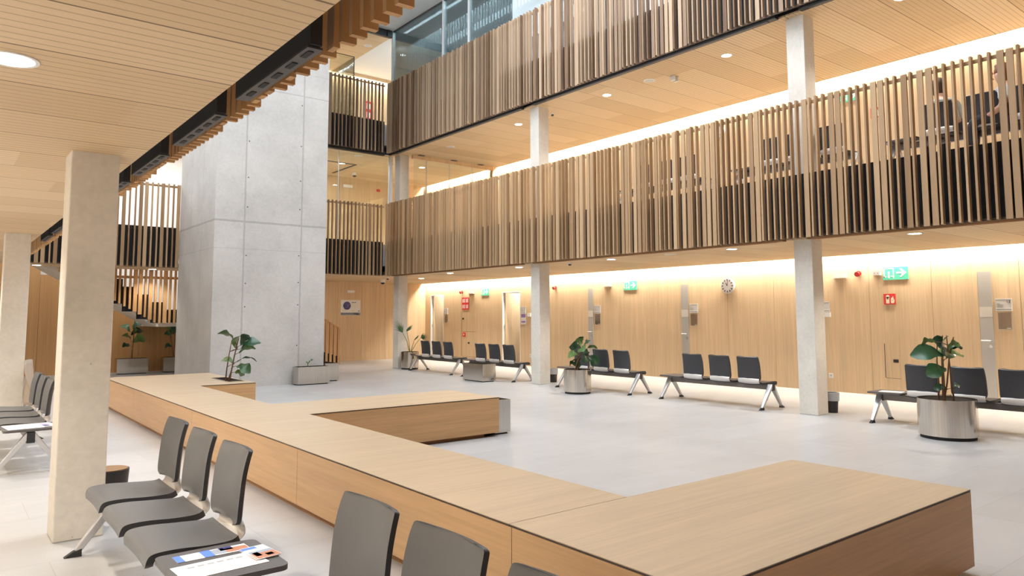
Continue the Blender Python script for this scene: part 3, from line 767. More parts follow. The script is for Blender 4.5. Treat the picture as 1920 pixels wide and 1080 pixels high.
# ------------------------------------------------------------------ wall signs and fittings
def frR(a, z, w): return (XW-.001-w, a, z)          # a = Y, faces -X
def frE(a, z, w): return (a, YE-.001-w, z)          # a = X, faces -Y
def sign(name, label, cat, fr, a0, a1, z0, z1, mat, glyphs=(), th=.008, grp=None, pname='panel', base=0.0):
    """a0 is the edge seen at the picture's left; glyph polygons in 0..1 (u from a0 to a1, v up)"""
    c = fr((a0+a1)/2, z0, base)
    t = thing(name, label, cat, c, grp)
    q = [(a0, z0), (a1, z0), (a1, z1), (a0, z1)]
    part(MB().prism(q, lambda a, z, w: fr(a, z, w+base), th), pname, mat, t)
    mbs = {}
    for k, poly in glyphs:
        mbs.setdefault(k, MB()).prism([(a0+(a1-a0)*u, z0+(z1-z0)*v) for u, v in poly], lambda a, z, w: fr(a, z, w+th+base), .0015)
    for k, mb in mbs.items(): part(mb, 'pictogram', M[k], t)
    return t
def R4(u0, v0, u1, v1): return [(u0, v0), (u1, v0), (u1, v1), (u0, v1)]
def disc(u, v, r, asp=1, n=20): return [(u+r*asp*math.cos(2*PI*i/n), v+r*math.sin(2*PI*i/n)) for i in range(n)]
EXIT = [('plasticw', R4(.03, .2, .075, .9)), ('plasticw', R4(.03, .84, .44, .92)), ('plasticw', R4(.40, .12, .445, .9)), ('plasticw', R4(.03, .2, .14, .27)), ('plasticw', R4(.31, .24, .40, .31)),
        ('plasticw', R4(.20, .22, .27, .66)), ('plasticw', [(.18, .22), (.235, .1), (.29, .22)]),
        ('plasticw', R4(.54, .46, .80, .60)), ('plasticw', [(.66, .86), (.74, .86), (.94, .53), (.74, .20), (.66, .20), (.80, .53)])]
def exit_sign(label, a0, a1, z0, z1): sign('exit_sign', label, 'exit sign', frR, a0, a1, z0, z1, M['green'], EXIT, .012, 'green emergency exit signs')
exit_sign('green exit sign with arrow above the extinguisher sign', 6.375, 5.925, 2.15, 2.385)
exit_sign('green exit sign with arrow between the second and third hall columns', 12.96, 12.515, 2.145, 2.375)
exit_sign('green exit sign with arrow between the two open doors', 19.24, 18.83, 2.15, 2.37)
exit_sign('upstairs green exit sign glimpsed between slats', 7.10, 6.68, 5.70, 5.92)
EXT = [('cream', R4(.20, .10, .48, .72)), ('cream', disc(.34, .74, .15, .95)), ('red', R4(.26, .50, .42, .58)), ('cream', [(.62, .12), (.88, .12), (.92, .4), (.84, .55), (.80, .78), (.70, .60), (.64, .66), (.60, .35)]), ('red', [(.66, .34), (.86, .42), (.86, .46), (.66, .38)])]
sign('extinguisher_sign', 'small square red extinguisher sign with flame on the wall by door 13', 'fire sign', frR, 6.385, 6.17, 1.69, 1.89, M['red'], EXT)
sign('extinguisher_sign', 'red extinguisher sign upstairs, glimpsed between slats', 'fire sign', frR, 6.47, 6.30, 5.26, 5.46, M['red'], EXT)
def quad_ext():
    g = []
    for u in (.06, .54):
        for v in (.06, .54):
            g += [('plasticw', R4(u+.04, v+.04, u+.15, v+.34)), ('plasticw', R4(u+.24, v+.04, u+.36, v+.26)), ('plasticw', disc(u+.3, v+.31, .06))]
    return g
sign('fire_equipment_sign', 'tall red sign with four white fire pictures at the far end', 'fire sign', frR, 20.36, 19.95, 1.70, 2.11, M['red'], quad_ext())
sign('fire_equipment_sign', 'red fire sign upstairs behind glass, showing over the slats', 'fire sign', frR, 21.6, 21.15, 5.30, 5.62, M['red'], quad_ext())
sign('fire_equipment_sign', 'red fire sign on the top floor behind the corner slats', 'fire sign', frE, 11.35, 11.7, 8.35, 9.0, M['red'], quad_ext())

def text(s, size, fr, a, z, w, mat, parent, flip):
    cu = bpy.data.curves.new('number', 'FONT'); cu.body = s; cu.size = size; cu.extrude = .0006; cu.materials.append(mat)
    o = bpy.data.objects.new('number', cu); COL.objects.link(o)
    me = bpy.data.meshes.new_from_object(o); bpy.data.objects.remove(o); bpy.data.curves.remove(cu)
    o = bpy.data.objects.new('number', me); COL.objects.link(o)
    p = Vector(fr(a, z, w)) - world_loc(parent); o.parent = parent
    o.location = p; o.rotation_euler = (PI/2, 0, -PI/2) if flip else (PI/2, 0, 0)
PL = [('white', R4(0, .93, 1, 1)), ('white', R4(0, .18, 1, .25)), ('print', R4(.05, .06, .95, .14)), ('white', R4(0, 0, 1, .05)), ('print', R4(.09, .47, .5, .50)), ('print', R4(.09, .33, .46, .36)), ('print', R4(.09, .60, .3, .62))]
def plate(label, a0, z0=1.56, w=.235, h=.205, num=None, holder=True):
    t = sign('room_plate', label, 'door plate', frR, a0, a0-w, z0, z0+h, M['signgrey'], PL, .018, 'room plates by the doors')
    if num: text(num, .062, frR, a0-w*.66, z0+h*.66, .0195, M['edge'], t, True)
    return t
def holder(label, a0, z0=1.25, w=.20, h=.28):
    t = sign('notice_holder', label, 'notice holder', frR, a0, a0-w, z0, z0+h, M['acrylic'], [('plasticw', R4(.62, .06, .9, .1))], .004, 'clear notice holders under the room plates')
    mb = MB(); fr = frR
    for u0, v0, u1, v1 in ((0, 0, 1, .02), (0, 0, .02, 1), (.98, 0, 1, 1)):
        mb.prism([(a0-w*u0, z0+h*v0), (a0-w*u1, z0+h*v0), (a0-w*u1, z0+h*v1), (a0-w*u0, z0+h*v1)], lambda a, z, q: fr(a, z, q+.004), .002)
    part(mb, 'rim', M['doorlite'], t)
plate('pale grey room plate numbered 13', 4.55, num='13'); holder('clear notice holder under room plate 13', 4.53)
plate('pale grey room plate beside the door below the clock', 10.87, num=None); holder('clear notice holder beside the door below the clock', 10.86)
plate('pale grey room plate behind the bushy planter', 14.05); holder('clear notice holder behind the bushy planter', 14.03)
plate('pale grey room plate beside the open door with the purple notice', 17.19)
plate('pale grey room plate beside the farthest open door', 21.45); holder('clear notice holder beside the farthest open door', 21.43)
plate('pale grey room plate half hidden by the nearest hall column', 7.68)
sign('purple_notice', 'purple and white notice under a room plate', 'notice', frR, 17.19, 16.97, 1.24, 1.55, M['paper'], [('purple', R4(.04, .66, .96, .97)), ('purple', R4(.04, .16, .96, .32)), ('orange', R4(.1, .45, .4, .48))], .004)
def wallbox(name, label, cat, a0, a1, z0, z1, mat, th=.04, extra=None, fr=frR, grp=None, pname='housing'):
    return sign(name, label, cat, fr, a0, a1, z0, z1, mat, extra or (), th, grp, pname)
EL = 'white emergency light boxes high on the walls'
wallbox('emergency_light', 'white emergency light box between column and red sounder', 'emergency light', 7.33, 7.07, 2.22, 2.30, M['plasticw'], .05, grp=EL)
wallbox('emergency_light', 'white emergency light box above the bushy planter', 'emergency light', 13.66, 13.40, 2.26, 2.34, M['plasticw'], .05, grp=EL)
wallbox('emergency_light', 'white emergency light box near the tall red fire sign', 'emergency light', 19.95, 19.65, 2.23, 2.31, M['plasticw'], .05, grp=EL)
wallbox('emergency_light', 'white emergency light box above the poster on the end wall', 'emergency light', 10.825, 11.09, 2.28, 2.365, M['plasticw'], .05, fr=frE, grp=EL)
wallbox('emergency_light', 'white emergency light box upstairs behind the glass', 'emergency light', 10.62, 10.95, 5.86, 5.96, M['plasticw'], .05, fr=frE, grp=EL)
wallbox('junction_box', 'small white twin box beside the nearest exit sign', 'wall box', 6.55, 6.41, 2.245, 2.325, M['plasticw'], .06, [('print', disc(.3, .45, .12, .6)), ('print', disc(.7, .45, .12, .6))])
wallbox('thermostat', 'white thermostat beside the middle column', 'thermostat', 16.86, 16.72, 1.47, 1.58, M['plasticw'], .03)
wallbox('thermostat', 'white thermostat beside the nearest hall column', 'thermostat', 7.54, 7.43, 1.46, 1.55, M['plasticw'], .03)
def socket(label, fr, a, z):
    sign('wall_socket', label, 'socket', fr, a+.042 if fr is frR else a-.042, a-.042 if fr is frR else a+.042, z-.045, z+.045, M['plasticw'], [('signgrey', disc(.5, .5, .32)), ('print', disc(.5, .5, .12))], .01, 'white wall sockets')
socket('white wall socket low beside the nearest hall column', frR, 7.47, .31)
socket('white wall socket low beside the middle hall column', frR, 16.74, .31)
socket('white wall socket low on the end wall behind the stair posts', frE, 10.41, .36)
# sounders
def sounder(label, p, d, grp='red fire sounders'):
    t = thing('fire_sounder', label, 'fire alarm', p, grp); d = Vector(d); p = Vector(p)
    part(MB().tube([p, p+d*.035], .045, 16), 'base', M['red'], t, smooth=40)
    part(MB().tube([p+d*.035, p+d*.06+Vector((0, 0, -.01)), p+d*.10+Vector((0, 0, -.025))], [.028, .034, .05], 16), 'horn', M['red'], t, smooth=40)
sounder('red fire sounder by the nearest hall column, above the wall', (XW, 6.83, 2.30), (-1, 0, 0))
sounder('red fire sounder beside the middle hall column', (XW, 15.60, 2.30), (-1, 0, 0))
sounder('red fire sounder over the tall red fire sign', (XW, 20.34, 2.30), (-1, 0, 0))
sounder('red fire sounder upstairs behind the glass partition', (11.93, YE, 5.89), (0, -1, 0))
# access hatches
def hatch(label, a0, a1, z0, z1, hz_, ha):
    t = thing('access_hatch', label, 'hatch', (XW, (a0+a1)/2, z0), 'flush oak hatches')
    part(MB().box(XW-.004, XW+.002, a1, a0, z0, z1), 'door', M['wall'], t)
    mb = MB(); mb.box(XW-.0055, XW+.001, a0, a0+.012, z0, z1).box(XW-.004, XW+.001, a1, a0, z0-.006, z0)
    part(mb, 'gap', M['edge'], t)
    part(MB().box(XW-.012, XW-.003, ha-.045, ha+.045, hz_-.028, hz_+.028), 'pull', M['rubber'], t)
hatch('flush oak hatch with black pull below the extinguisher sign', 6.405, 6.14, .335, .965, .65, 6.215)
hatch('upper flush oak hatch below the tall red fire sign', 20.36, 19.55, .98, 1.62, 1.40, 20.28)
hatch('lower flush oak hatch with red call point at the far end', 20.36, 19.55, .15, .96, .60, 19.95)
wallbox('call_point', 'red fire call point on the lower far hatch', 'fire alarm', 20.28, 20.14, .80, .94, M['red'], .03, [('plasticw', R4(.3, .3, .7, .7))])
# clocks
def clock(label, y, z, r):
    t = thing('wall_clock', label, 'clock', (XW, y, z), 'round white wall clocks')
    ax = lambda u, v, w: (XW-.002-w, y-u, z+v)
    part(MB().prism(disc(0, 0, r), ax, .045), 'rim', M['plasticw'], t, smooth=40)
    part(MB().prism(disc(0, 0, r*.88), lambda u, v, w: ax(u, v, w+.045), .002), 'dial', plain('clock_dial', (.62, .58, .58), .5), t)
    mb = MB()
    for k in range(12):
        a = k*PI/6; c, s = math.sin(a), math.cos(a); q = r*.74; h = .010; l = .022
        mb.prism([(c*q-s*h-c*l, s*q+c*h-s*l), (c*q+s*h-c*l, s*q-c*h-s*l), (c*q+s*h+c*l, s*q-c*h+s*l), (c*q-s*h+c*l, s*q+c*h+s*l)], lambda u, v, w: ax(u, v, w+.047), .001)
    part(mb, 'numerals', M['edge'], t)
    def hand(a, l, h, nm):
        c, s = math.sin(a), math.cos(a)
        part(MB().prism([(-s*h, c*h), (s*h, -c*h), (c*l+s*h*.6, s*l-c*h*.6), (c*l-s*h*.6, s*l+c*h*.6)], lambda u, v, w: ax(u, v, w+.048), .002), nm, M['edge'], t)
    hand(math.radians(-32), r*.5, .010, 'hour_hand'); hand(math.radians(5), r*.72, .008, 'minute_hand')
clock('round white wall clock above the shade-darkened grey bench', 9.79, 2.155, .175)
clock('round white wall clock upstairs, its top over the slats', 9.92, 5.72, .16)
# poster
GL = [('navy', disc(.31, .62, .27, .72, 28))]
for k in range(-2, 3):
    GL += [('white', [(.31+.06*k-.09, .47), (.31+.06*k-.078, .47), (.31+.06*k+.10, .74), (.31+.06*k+.088, .74)])] if abs(k) < 2 else []
    GL += [('white', [(.31+.06*k+.09, .47), (.31+.06*k+.078, .47), (.31+.06*k-.10, .74), (.31+.06*k-.088, .74)])] if abs(k) < 2 else []
GL += [('edge', disc(.585+.075*k, .83, .035, .72, 12)) for k in range(3)] + [('edge', disc(.925, .27, .04, .72, 12))]
GL += [('cream', R4(.56, .68-.07*k, .92, .70-.07*k)) for k in range(4)] + [('orange', R4(.08, .35, .38, .37)), ('orange', R4(.55, .28, .68, .31)), ('print', R4(.08, .27, .3, .285))]
GL += [('greyblue', R4(0, 0, 1, .18)), ('white', disc(.06, .09, .04, .72, 12)), ('white', R4(.12, .08, .55, .105)), ('signgrey', R4(.65, .06, .92, .12))]
sign('poster', 'white notice board with a dark blue round emblem on the end wall', 'poster', frE, 10.615, 11.33, 1.525, 2.04, M['paper'], GL, .012)

# ceiling fittings
def downlight(label, x, y, zc, grp, power=0, r=.085):
    t = thing('downlight', label, 'downlight', (x, y, zc), grp)
    part(MB().lathe((x, y, zc-.006), [(r+.018, 0), (r+.018, .010), (r, .010), (r, 0), (r+.018, 0)], 28, False), 'trim_ring', M['plasticw'], t, smooth=40)
    part(MB().lathe((x, y, zc-.003), [(r, 0), (r, .006)], 28), 'diffuser', M['led'], t)
    if power:
        l = bpy.data.lights.new('downlight_lamp', 'SPOT'); l.energy = power; l.spot_size = math.radians(125); l.spot_blend = .6
        l.shadow_soft_size = .06; l.color = (1, .94, .85)
        o = bpy.data.objects.new('downlight_lamp', l); COL.objects.link(o); o.parent = t; o.location = (0, 0, -.03)
PW = 145
ordn = ['closest to the camera', 'second from the camera', 'third from the camera', 'fourth from the camera', 'fifth from the camera', 'sixth from the camera', 'seventh from the camera']
GA = 'downlights in the ground-floor ceiling over the benches'; GB = 'downlights in the gallery ceiling'
for i, y in enumerate((1.5, 4.5, 7.54, 10.44, 13.46, 16.43)):
    downlight('round downlight in the ground-floor ceiling over the dark benches, ' + ordn[i], 10.85, y, C1, GA, PW)
downlight('round downlight in the ground-floor ceiling over the farthest open door', 11.69, 19.31, C1, GA, PW)
for i, y in enumerate((1.6, 4.6, 7.65, 10.66, 13.68)):
    downlight('round downlight in the gallery ceiling, ' + ordn[i], 11.02, y, C2, GB, PW)
downlight('round gallery downlight seen through the glass partition', 11.88, 19.65, C2, GB, PW*.5)
downlight('small gallery downlight near the dome camera, seen through glass', 9.6, 20.6, C2, GB, PW*.5)
downlight('top-floor downlight seen through the blue-grey glazing', 11.19, 19.74, C3, None, PW*.4)
downlight('large bright downlight in the low timber ceiling overhead', .20, 3.87, C1, 'downlights in the low ceiling', PW*1.25, .095)
for x, y in ((-1.4, 3.0), (.20, 6.9), (-1.4, 8.4), (.2, 9.9), (.2, 13.0), (.2, 16.0)):
    l = bpy.data.lights.new('downlight_lamp', 'SPOT'); l.energy = PW*1.25; l.spot_size = math.radians(125); l.spot_blend = .6; l.shadow_soft_size = .06; l.color = (1, .94, .85)
    o = bpy.data.objects.new('downlight_lamp', l); COL.objects.link(o); o.location = (x, y, C1-.03)
downlight('downlight in the end soffit above the stair slats beside the tower', 4.09, 19.35, C1, 'downlights in the end soffit', PW*.5)
downlight('downlight in the end soffit between the two camera-side columns', 1.70, 19.3, C1, 'downlights in the end soffit', PW*.5)
def grille(label, x, y, zc, grp='round ceiling loudspeakers'):
    t = thing('ceiling_speaker', label, 'loudspeaker', (x, y, zc), grp)
    part(MB().lathe((x, y, zc-.008), [(.10, 0), (.115, .004), (.115, .012)], 28), 'rim', M['plasticw'], t, smooth=40)
    part(MB().lathe((x, y, zc-.010), [(.095, 0), (.095, .004)], 28), 'grille', M['signgrey'], t)
grille('round grey loudspeaker in the gallery ceiling between two downlights', 11.0, 9.46, C2)
grille('round pale loudspeaker in the gallery ceiling before the glass partition', 11.02, 16.7, C2)
grille('round loudspeaker in the ground-floor ceiling between two downlights', 10.85, 8.9, C1)
grille('round loudspeaker in the top-floor ceiling above the corner slats', 9.95, 19.7, C3)
grille('round loudspeaker in the gallery end ceiling above the dome camera', 9.5, 19.3, C2)
def detector(label, x, y, zc):
    t = thing('smoke_detector', label, 'smoke detector', (x, y, zc), 'small ceiling detectors')
    part(MB().lathe((x, y, zc-.025), [(.035, 0), (.05, .012), (.05, .03)], 20), 'base', M['plasticw'], t, smooth=40)
    part(MB().lathe((x, y, zc-.06), [(.025, 0), (.035, .01), (.03, .037)], 20), 'sensor', M['boxgrey'], t, smooth=40)
detector('small dark detector on the ground-floor ceiling beside the middle column', 10.86, 11.7, C1)
detector('small detector on the gallery ceiling beside the middle column', 11.05, 12.45, C2)
detector('small detector on the ground-floor ceiling above the dome camera', 10.68, 19.6, C1)
detector('small detector on the gallery end ceiling behind the glass', 10.78, 19.6, C2)
t = thing('presence_sensor', 'white twin wireless sensor hanging from the gallery ceiling', 'sensor', (11.19, 8.98, C2))
for dx in (-.05, .06):
    part(MB().box(11.19+dx-.025, 11.19+dx+.025, 8.93, 9.03, C2-.10, C2), 'housing', M['plasticw'], t, bevel=.008)
def dome(label, x, y, zc):
    t = thing('dome_camera', label, 'security camera', (x, y, zc), 'white dome cameras')
    part(MB().lathe((x, y, zc-.10), [(.075, 0), (.08, .03), (.07, .10)], 24), 'housing', M['plasticw'], t, smooth=40)
    part(MB().lathe((x, y, zc-.155), [(.004, 0), (.035, .008), (.055, .03), (.06, .057)], 24), 'lens', M['rubber'], t, smooth=40)
dome('white dome camera under the ground-floor ceiling beside the far column', 11.05, 20.6, C1)
dome('white dome camera under the gallery ceiling behind the glass', 10.55, 21.7, C2)

# ------------------------------------------------------------------ glass
def glazing(i, label):
    t = bpy.data.objects.new('window_%d' % i, None); COL.objects.link(t); return struct(t, label)
# gallery partition across the walkway
t = glazing(1, 'frameless glass partition across the first-floor gallery'); t.location = (12, 18.3, F2)
xs = [10.75, 11.2, 12.0, 12.85, 13.7]
for a, b in zip(xs[:-1], xs[1:]):
    part(MB().box(a+.003, b-.003, 18.25, 18.262, F2, 6.08), 'pane', M['glass'], t)
mb = MB()
for x in xs[1:-1]: mb.box(x-.006, x+.006, 18.243, 18.269, F2, 6.08)
part(mb, 'joint_strip', M['mullion'], t)
part(MB().box(10.71, 13.75, 18.22, 18.29, 6.09, C2), 'head_rail', M['wall'], t)
for x in (10.95, 12.1, 13.1):
    part(MB().box(x-.10, x+.10, 18.10, 18.2, C2-.012, C2-.002), 'slot_diffuser', M['boxgrey'], t)
part(MB().box(13.60, 13.93, 18.2, 18.34, F2, C2), 'post', M['wall'], t)
# glass along the end balcony
t = glazing(2, 'clear glass screen behind the short first-floor balustrade'); t.location = (9, 18.95, F2)
for a, b in ((7.0, 8.72), (8.73, 10.35)):
    part(MB().box(a, b, 18.95, 18.962, F2, C2), 'pane', M['glass'], t)
part(MB().box(8.717, 8.733, 18.94, 18.97, F2, C2), 'joint_strip', M['mullion'], t)
part(MB().box(10.33, 10.42, 18.90, 19.0, F2, C2), 'post', M['mullion'], t)
# top-floor glazing
t = glazing(3, 'blue-grey glazing with white mullions above the top balustrade'); t.location = (10.25, 16, F3)
ysg = [12.95, 14.70, 15.90, 18.66]
for a, b in zip(ysg[:-1], ysg[1:]): part(MB().box(10.245, 10.26, a, b, F3, ROOF), 'pane', M['glass_blue'], t)
for y in ysg[1:]: part(MB().box(10.22, 10.29, y-.035, y+.035, F3, ROOF), 'mullion', M['mullion'], t)
part(MB().box(10.23, 10.28, 12.95, 18.66, ROOF-.03, ROOF), 'head_frame', M['boxgrey'], t)
part(MB().box(10.25, XW, 12.95, 12.965, F3, ROOF), 'return_pane', M['glass_blue'], t)
# slatted screen and ceiling drop seen behind it
mb = MB()
for i in range(50): mb.box(10.80, 10.815, 12.98+i*.13, 13.04+i*.13, F3, 9.62)
tag(mb.build('louvre_screen', M['screen']), 'grey-green upright louvre screen behind the top-floor glazing', 'screen')
struct(MB().box(12.3, XW, 12.98, 20, 9.35, ROOF-.01).build('ceiling_drop', M['wallpaint']))
# glass balustrade box on the top floor
t = glazing(4, 'small clear glass enclosure on the top floor behind the corner slats'); t.location = (9.2, 20.5, F3)
part(MB().box(7.0, 9.55, 19.8, 19.81, F3, 9.33), 'pane', M['glass'], t); part(MB().box(9.55, 9.56, 19.8, YE, F3, 9.33), 'pane', M['glass'], t)
part(MB().box(7.0, 9.565, 19.795, 19.815, 9.33, 9.345).box(9.54, 9.565, 19.795, 19.815, F3, 9.33), 'edge_strip', M['boxgrey'], t)
# stair void trim in the gallery end ceiling
struct(MB().box(8.2, 10.05, 20.5, 20.56, C2-.012, C2+.001).box(9.98, 10.05, 20.56, 22.2, C2-.012, C2+.001).build('trim_5', M['boxgrey']))

# ------------------------------------------------------------------ stair
t = thing('staircase', 'staircase climbing behind the concrete tower with slatted sides', 'staircase', (5, 21, 0))
SL = .577
def flight(x_lo, z_lo, z_hi, y0, y1, nm):
    n = round((z_hi-z_lo)/.17); run = (z_hi-z_lo)/SL/n; ri = (z_hi-z_lo)/n; mb = MB()
    for i in range(n):
        xa = x_lo-run*i; zt = z_lo+ri*(i+1)
        mb.hexa([(xa-run, y0, zt-ri-.16+ri), (xa, y0, zt-ri-.16), (xa, y1, zt-ri-.16), (xa-run, y1, zt-ri-.16+ri), (xa-run, y0, zt), (xa, y0, zt), (xa, y1, zt), (xa-run, y1, zt)])
    part(mb, nm, M['slabedge'], t)
    return n, run, ri
flight(9.75, 0, 1.40, 21.15, 22.6, 'lower_flight'); part(MB().box(4.35, 7.33, 19.9, 22.0, 1.24, 1.40), 'landing', M['slabedge'], t)
flight(4.35, 1.40, F2, 19.9, 21.15, 'upper_flight')
# slats hanging on the upper flight and landing
mb = MB(); kb = MB(); rs = random.Random(6); x = .6
while x < 7.3:
    zb = 1.33 if x > 4.35 else 1.33+(4.35-x)*SL-.02
    w = .042 if rs.random() < .3 else .022
    if zb < C1-.1: mb.box(x-w, x+w, 19.80, 19.88, zb, C1+.02 if x > 1.9 else min(C1+.02, zb+1.3))
    x += .115
x = 7.0
part(mb, 'slats', M['slat1'], t)
for i in range(22):                       # stepped black backing
    xa = 4.85-.325*i; xb = xa-.325
    z1 = 1.40+.27+max(0, i-0)*.187; zb = 1.34+max(0, (4.35-xb))*SL-.1
    if xb > .6 and z1 < C1+.2: kb.box(xb, xa, 19.885, 19.895, max(1.34, zb-.08), min(z1, C1))
kb.box(4.85, 7.3, 19.885, 19.895, 1.34, 1.67)
part(kb, 'kick_panel', M['kick'], t, 'black stepped panel behind the slats')
mb = MB(); mb.box(3.0, 7.3, 19.93, 19.98, 2.44, 2.50); part(mb, 'handrail', M['slat1'], t)
# posts at the foot of the lower flight
mb = MB(); hb = MB()
for i, (xx, zt) in enumerate(((9.80, 1.14), (9.66, 1.22), (9.53, 1.30), (9.40, 1.38), (9.27, 1.46), (9.14, 1.54), (9.0, 1.62), (8.87, 1.70))):
    part(MB().box(xx-.035, xx+.035, 21.02, 21.10, .0+max(0, i-3)*.05, zt), 'post', M['slat1'], t)
    if i: hb.box(xx+.035, xx+.10, 21.06, 21.075, .0, .24+.04*i)
hb.box(9.835, 9.86, 21.06, 21.075, 0, .3)
part(MB().bar((9.83, 21.12, 1.12), (8.8, 21.12, 1.72), .05, .035), 'handrail', M['slat1'], t); part(hb, 'kick_panel', M['kick'], t)
# wall below the stair
mb = MB(); xs = [-.3+.78*i for i in range(11)]
for a, b in zip(xs[:-1], xs[1:]): mb.box(a+.003, min(b, 7.4)-.003, 22.02, 22.06, 0, min(3.4, 1.24 if a > 4.2 else 1.24+(4.35-a)*SL))
mb.box(7.36, 7.4, 22.02, YE, 0, 1.24)
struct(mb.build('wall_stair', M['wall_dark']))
struct(MB().box(XL, 7.4, YE-.5, YE-.46, 1.3, C2).build('wall_stair_top', M['white']))

# ------------------------------------------------------------------ people behind the gallery slats
def skinned(name, verts, edges, radii, mat, parent, root=0, sub=2):
    me = bpy.data.meshes.new(name); off = world_loc(parent)
    me.from_pydata([tuple(Vector(v)-off) for v in verts], edges, []); me.materials.append(mat)
    o = bpy.data.objects.new(name, me); COL.objects.link(o); o.parent = parent
    sk = o.modifiers.new('skin', 'SKIN'); sk.use_smooth_shade = True
    if not me.skin_vertices: me.skin_vertices.new()
    for i, r in enumerate(radii):
        me.skin_vertices[0].data[i].radius = (r, r) if not isinstance(r, tuple) else r
        me.skin_vertices[0].data[i].use_root = (i == root)
    s = o.modifiers.new('sub', 'SUBSURF'); s.levels = sub; s.render_levels = sub
    return o
def person(label, x, y, yaw, lean, shirt, hair, long_sleeve, kz=1.0):
    """seated on the bench at (x,y); yaw: facing angle (0 = +X)"""
    t = thing('person', label, 'person', (x, y, F2))
    c, s = math.cos(yaw), math.sin(yaw); z0 = F2+ZS
    P = lambda f, l, z: (x+f*c-l*s, y+f*s+l*c, z0+(z*kz if z > 0 else z))
    L = lean
    V = [P(0, 0, .10), P(.04*L, 0, .26), P(.14*L, 0, .42), P(.20*L, 0, .50), P(.26*L, 0, .58), P(.30*L+.01, 0, .70), P(.30*L+.02, 0, .79)]
    E = [(0, 1), (1, 2), (2, 3), (3, 4), (4, 5), (5, 6)]; Rr = [.135, .125, .145, .10, .052, .092, .080]
    for sg in (1, -1):
        b = len(V)
        V += [P(.18*L, sg*.17, .45), P(.12*L+.03, sg*.22, .20), P(.25*L+.16, sg*.15, .10), P(.25*L+.25, sg*.10, .10)]
        E += [(3, b), (b, b+1), (b+1, b+2), (b+2, b+3)]; Rr += [.066, .050, .038, .030]
        b = len(V)
        V += [P(.06, sg*.09, .08), P(.42, sg*.11, .07), P(.44, sg*.11, -.30), P(.54, sg*.11, -.37)]
        E += [(0, b), (b, b+1), (b+1, b+2), (b+2, b+3)]; Rr += [.095, .062, .040, .036]
    body = skinned('body', V, E, Rr, M['skin'], t)
    # clothing: slightly larger skins over torso, arms and legs
    V2 = V[:4] + [P(.23*L, 0, .535)]; E2 = [(0, 1), (1, 2), (2, 3), (3, 4)]; R2 = [.150, .14, .158, .112, .066]
    for sg, b in ((1, 7), (-1, 15)):
        k = len(V2)
        if long_sleeve: V2 += V[b:b+3]; R2 += [.078, .060, .046]; E2 += [(3, k), (k, k+1), (k+1, k+2)]
        else: V2 += [V[b], tuple(Vector(V[b]).lerp(Vector(V[b+1]), .7))]; R2 += [.078, .064]; E2 += [(3, k), (k, k+1)]
    skinned('shirt', V2, E2, R2, shirt, t)
    V3 = [V[0]]; E3 = []; R3 = [.150]
    for b in (11, 19):
        k = len(V3); V3 += V[b:b+3]; R3 += [.108, .074, .052]; E3 += [(0, k), (k, k+1), (k+1, k+2)]
    skinned('trousers', V3, E3, R3, M['trousers'], t)
    h = Vector(P(.30*L+.015, 0, .755)); f = Vector((c, s, 0)); sd = Vector((-s, c, 0))
    m = MB(); N, K = 12, 20; vs = []; fs = []
    for i in range(N+1):
        a = PI*i/N
        for j in range(K):
            b = 2*PI*j/K; d = Vector((math.sin(a)*math.cos(b), math.sin(a)*math.sin(b), math.cos(a)))
            front = d.x > .25 and d.z < .55
            r = .088 if front else .112
            low = -.05 if d.x < .1 else 0
            vs.append(h + f*(d.x*r-.012) + sd*d.y*r*.92 + Vector((0, 0, d.z*r*1.08+.02+(low if d.z < -.3 else 0))))
    for i in range(N):
        for j in range(K):
            k = (j+1) % K; fs.append((i*K+j, i*K+k, (i+1)*K+k, (i+1)*K+j))
    m.add(vs, fs); part(m, 'hair', hair, t, smooth=80)
    m = MB()
    hc = Vector(P(.30*L+.02, 0, .735))
    m.tube([hc+f*.080+Vector((0, 0, .035)), hc+f*.108+Vector((0, 0, .0)), hc+f*.088+Vector((0, 0, -.012))], [.010, .017, .010], 8)
    part(m, 'nose', M['skin'], t, smooth=80)
    m = MB()
    for sg in (1, -1): m.tube([hc+f*.080+sd*sg*.034+Vector((0, 0, .035)), hc+f*.096+sd*sg*.034+Vector((0, 0, .035))], .010, 8)
    part(m, 'eyes', M['edge'], t)
    m = MB().tube([hc+f*.084-sd*.024+Vector((0, 0, -.045)), hc+f*.094+Vector((0, 0, -.043)), hc+f*.084+sd*.024+Vector((0, 0, -.045))], .008, 8)
    part(m, 'mouth', plain('lips', (.5, .17, .15), .5), t)
    m = MB()
    for sg in (1, -1): m.tube([hc+sd*sg*.085+Vector((0, 0, .03)), hc+sd*sg*.098+Vector((0, 0, .0)), hc+sd*sg*.086+Vector((0, 0, -.03))], [.010, .018, .010], 8)
    part(m, 'ears', M['skin'], t, smooth=80)
    # hands: palm and five fingers resting on the thighs
    for sg, b in ((1, 10), (-1, 18)):
        w = Vector(V[b]); Vh = [w, w+f*.045]; Eh = [(0, 1)]; Rh = [.024, .032]
        for q in range(4):
            k = len(Vh); o = sd*((q-1.5)*.018)
            Vh += [w+f*.085+o, w+f*(.115-.006*abs(q-1.3))+o+Vector((0, 0, -.012)), w+f*(.138-.008*abs(q-1.3))+o+Vector((0, 0, -.03))]
            Eh += [(1, k), (k, k+1), (k+1, k+2)]; Rh += [.009, .0085, .0075]
        k = len(Vh); Vh += [w+f*.04-sd*sg*.035, w+f*.075-sd*sg*.05]; Eh += [(1, k), (k, k+1)]; Rh += [.010, .0085]
        skinned('hand', Vh, Eh, Rh, M['skin'], t, 1, 1)
    return t
person('seated person upstairs in a grey-green top, leaning forward behind the slats', 10.88, 3.98, .75, 1.0, M['shirt2'], M['hair2'], True)
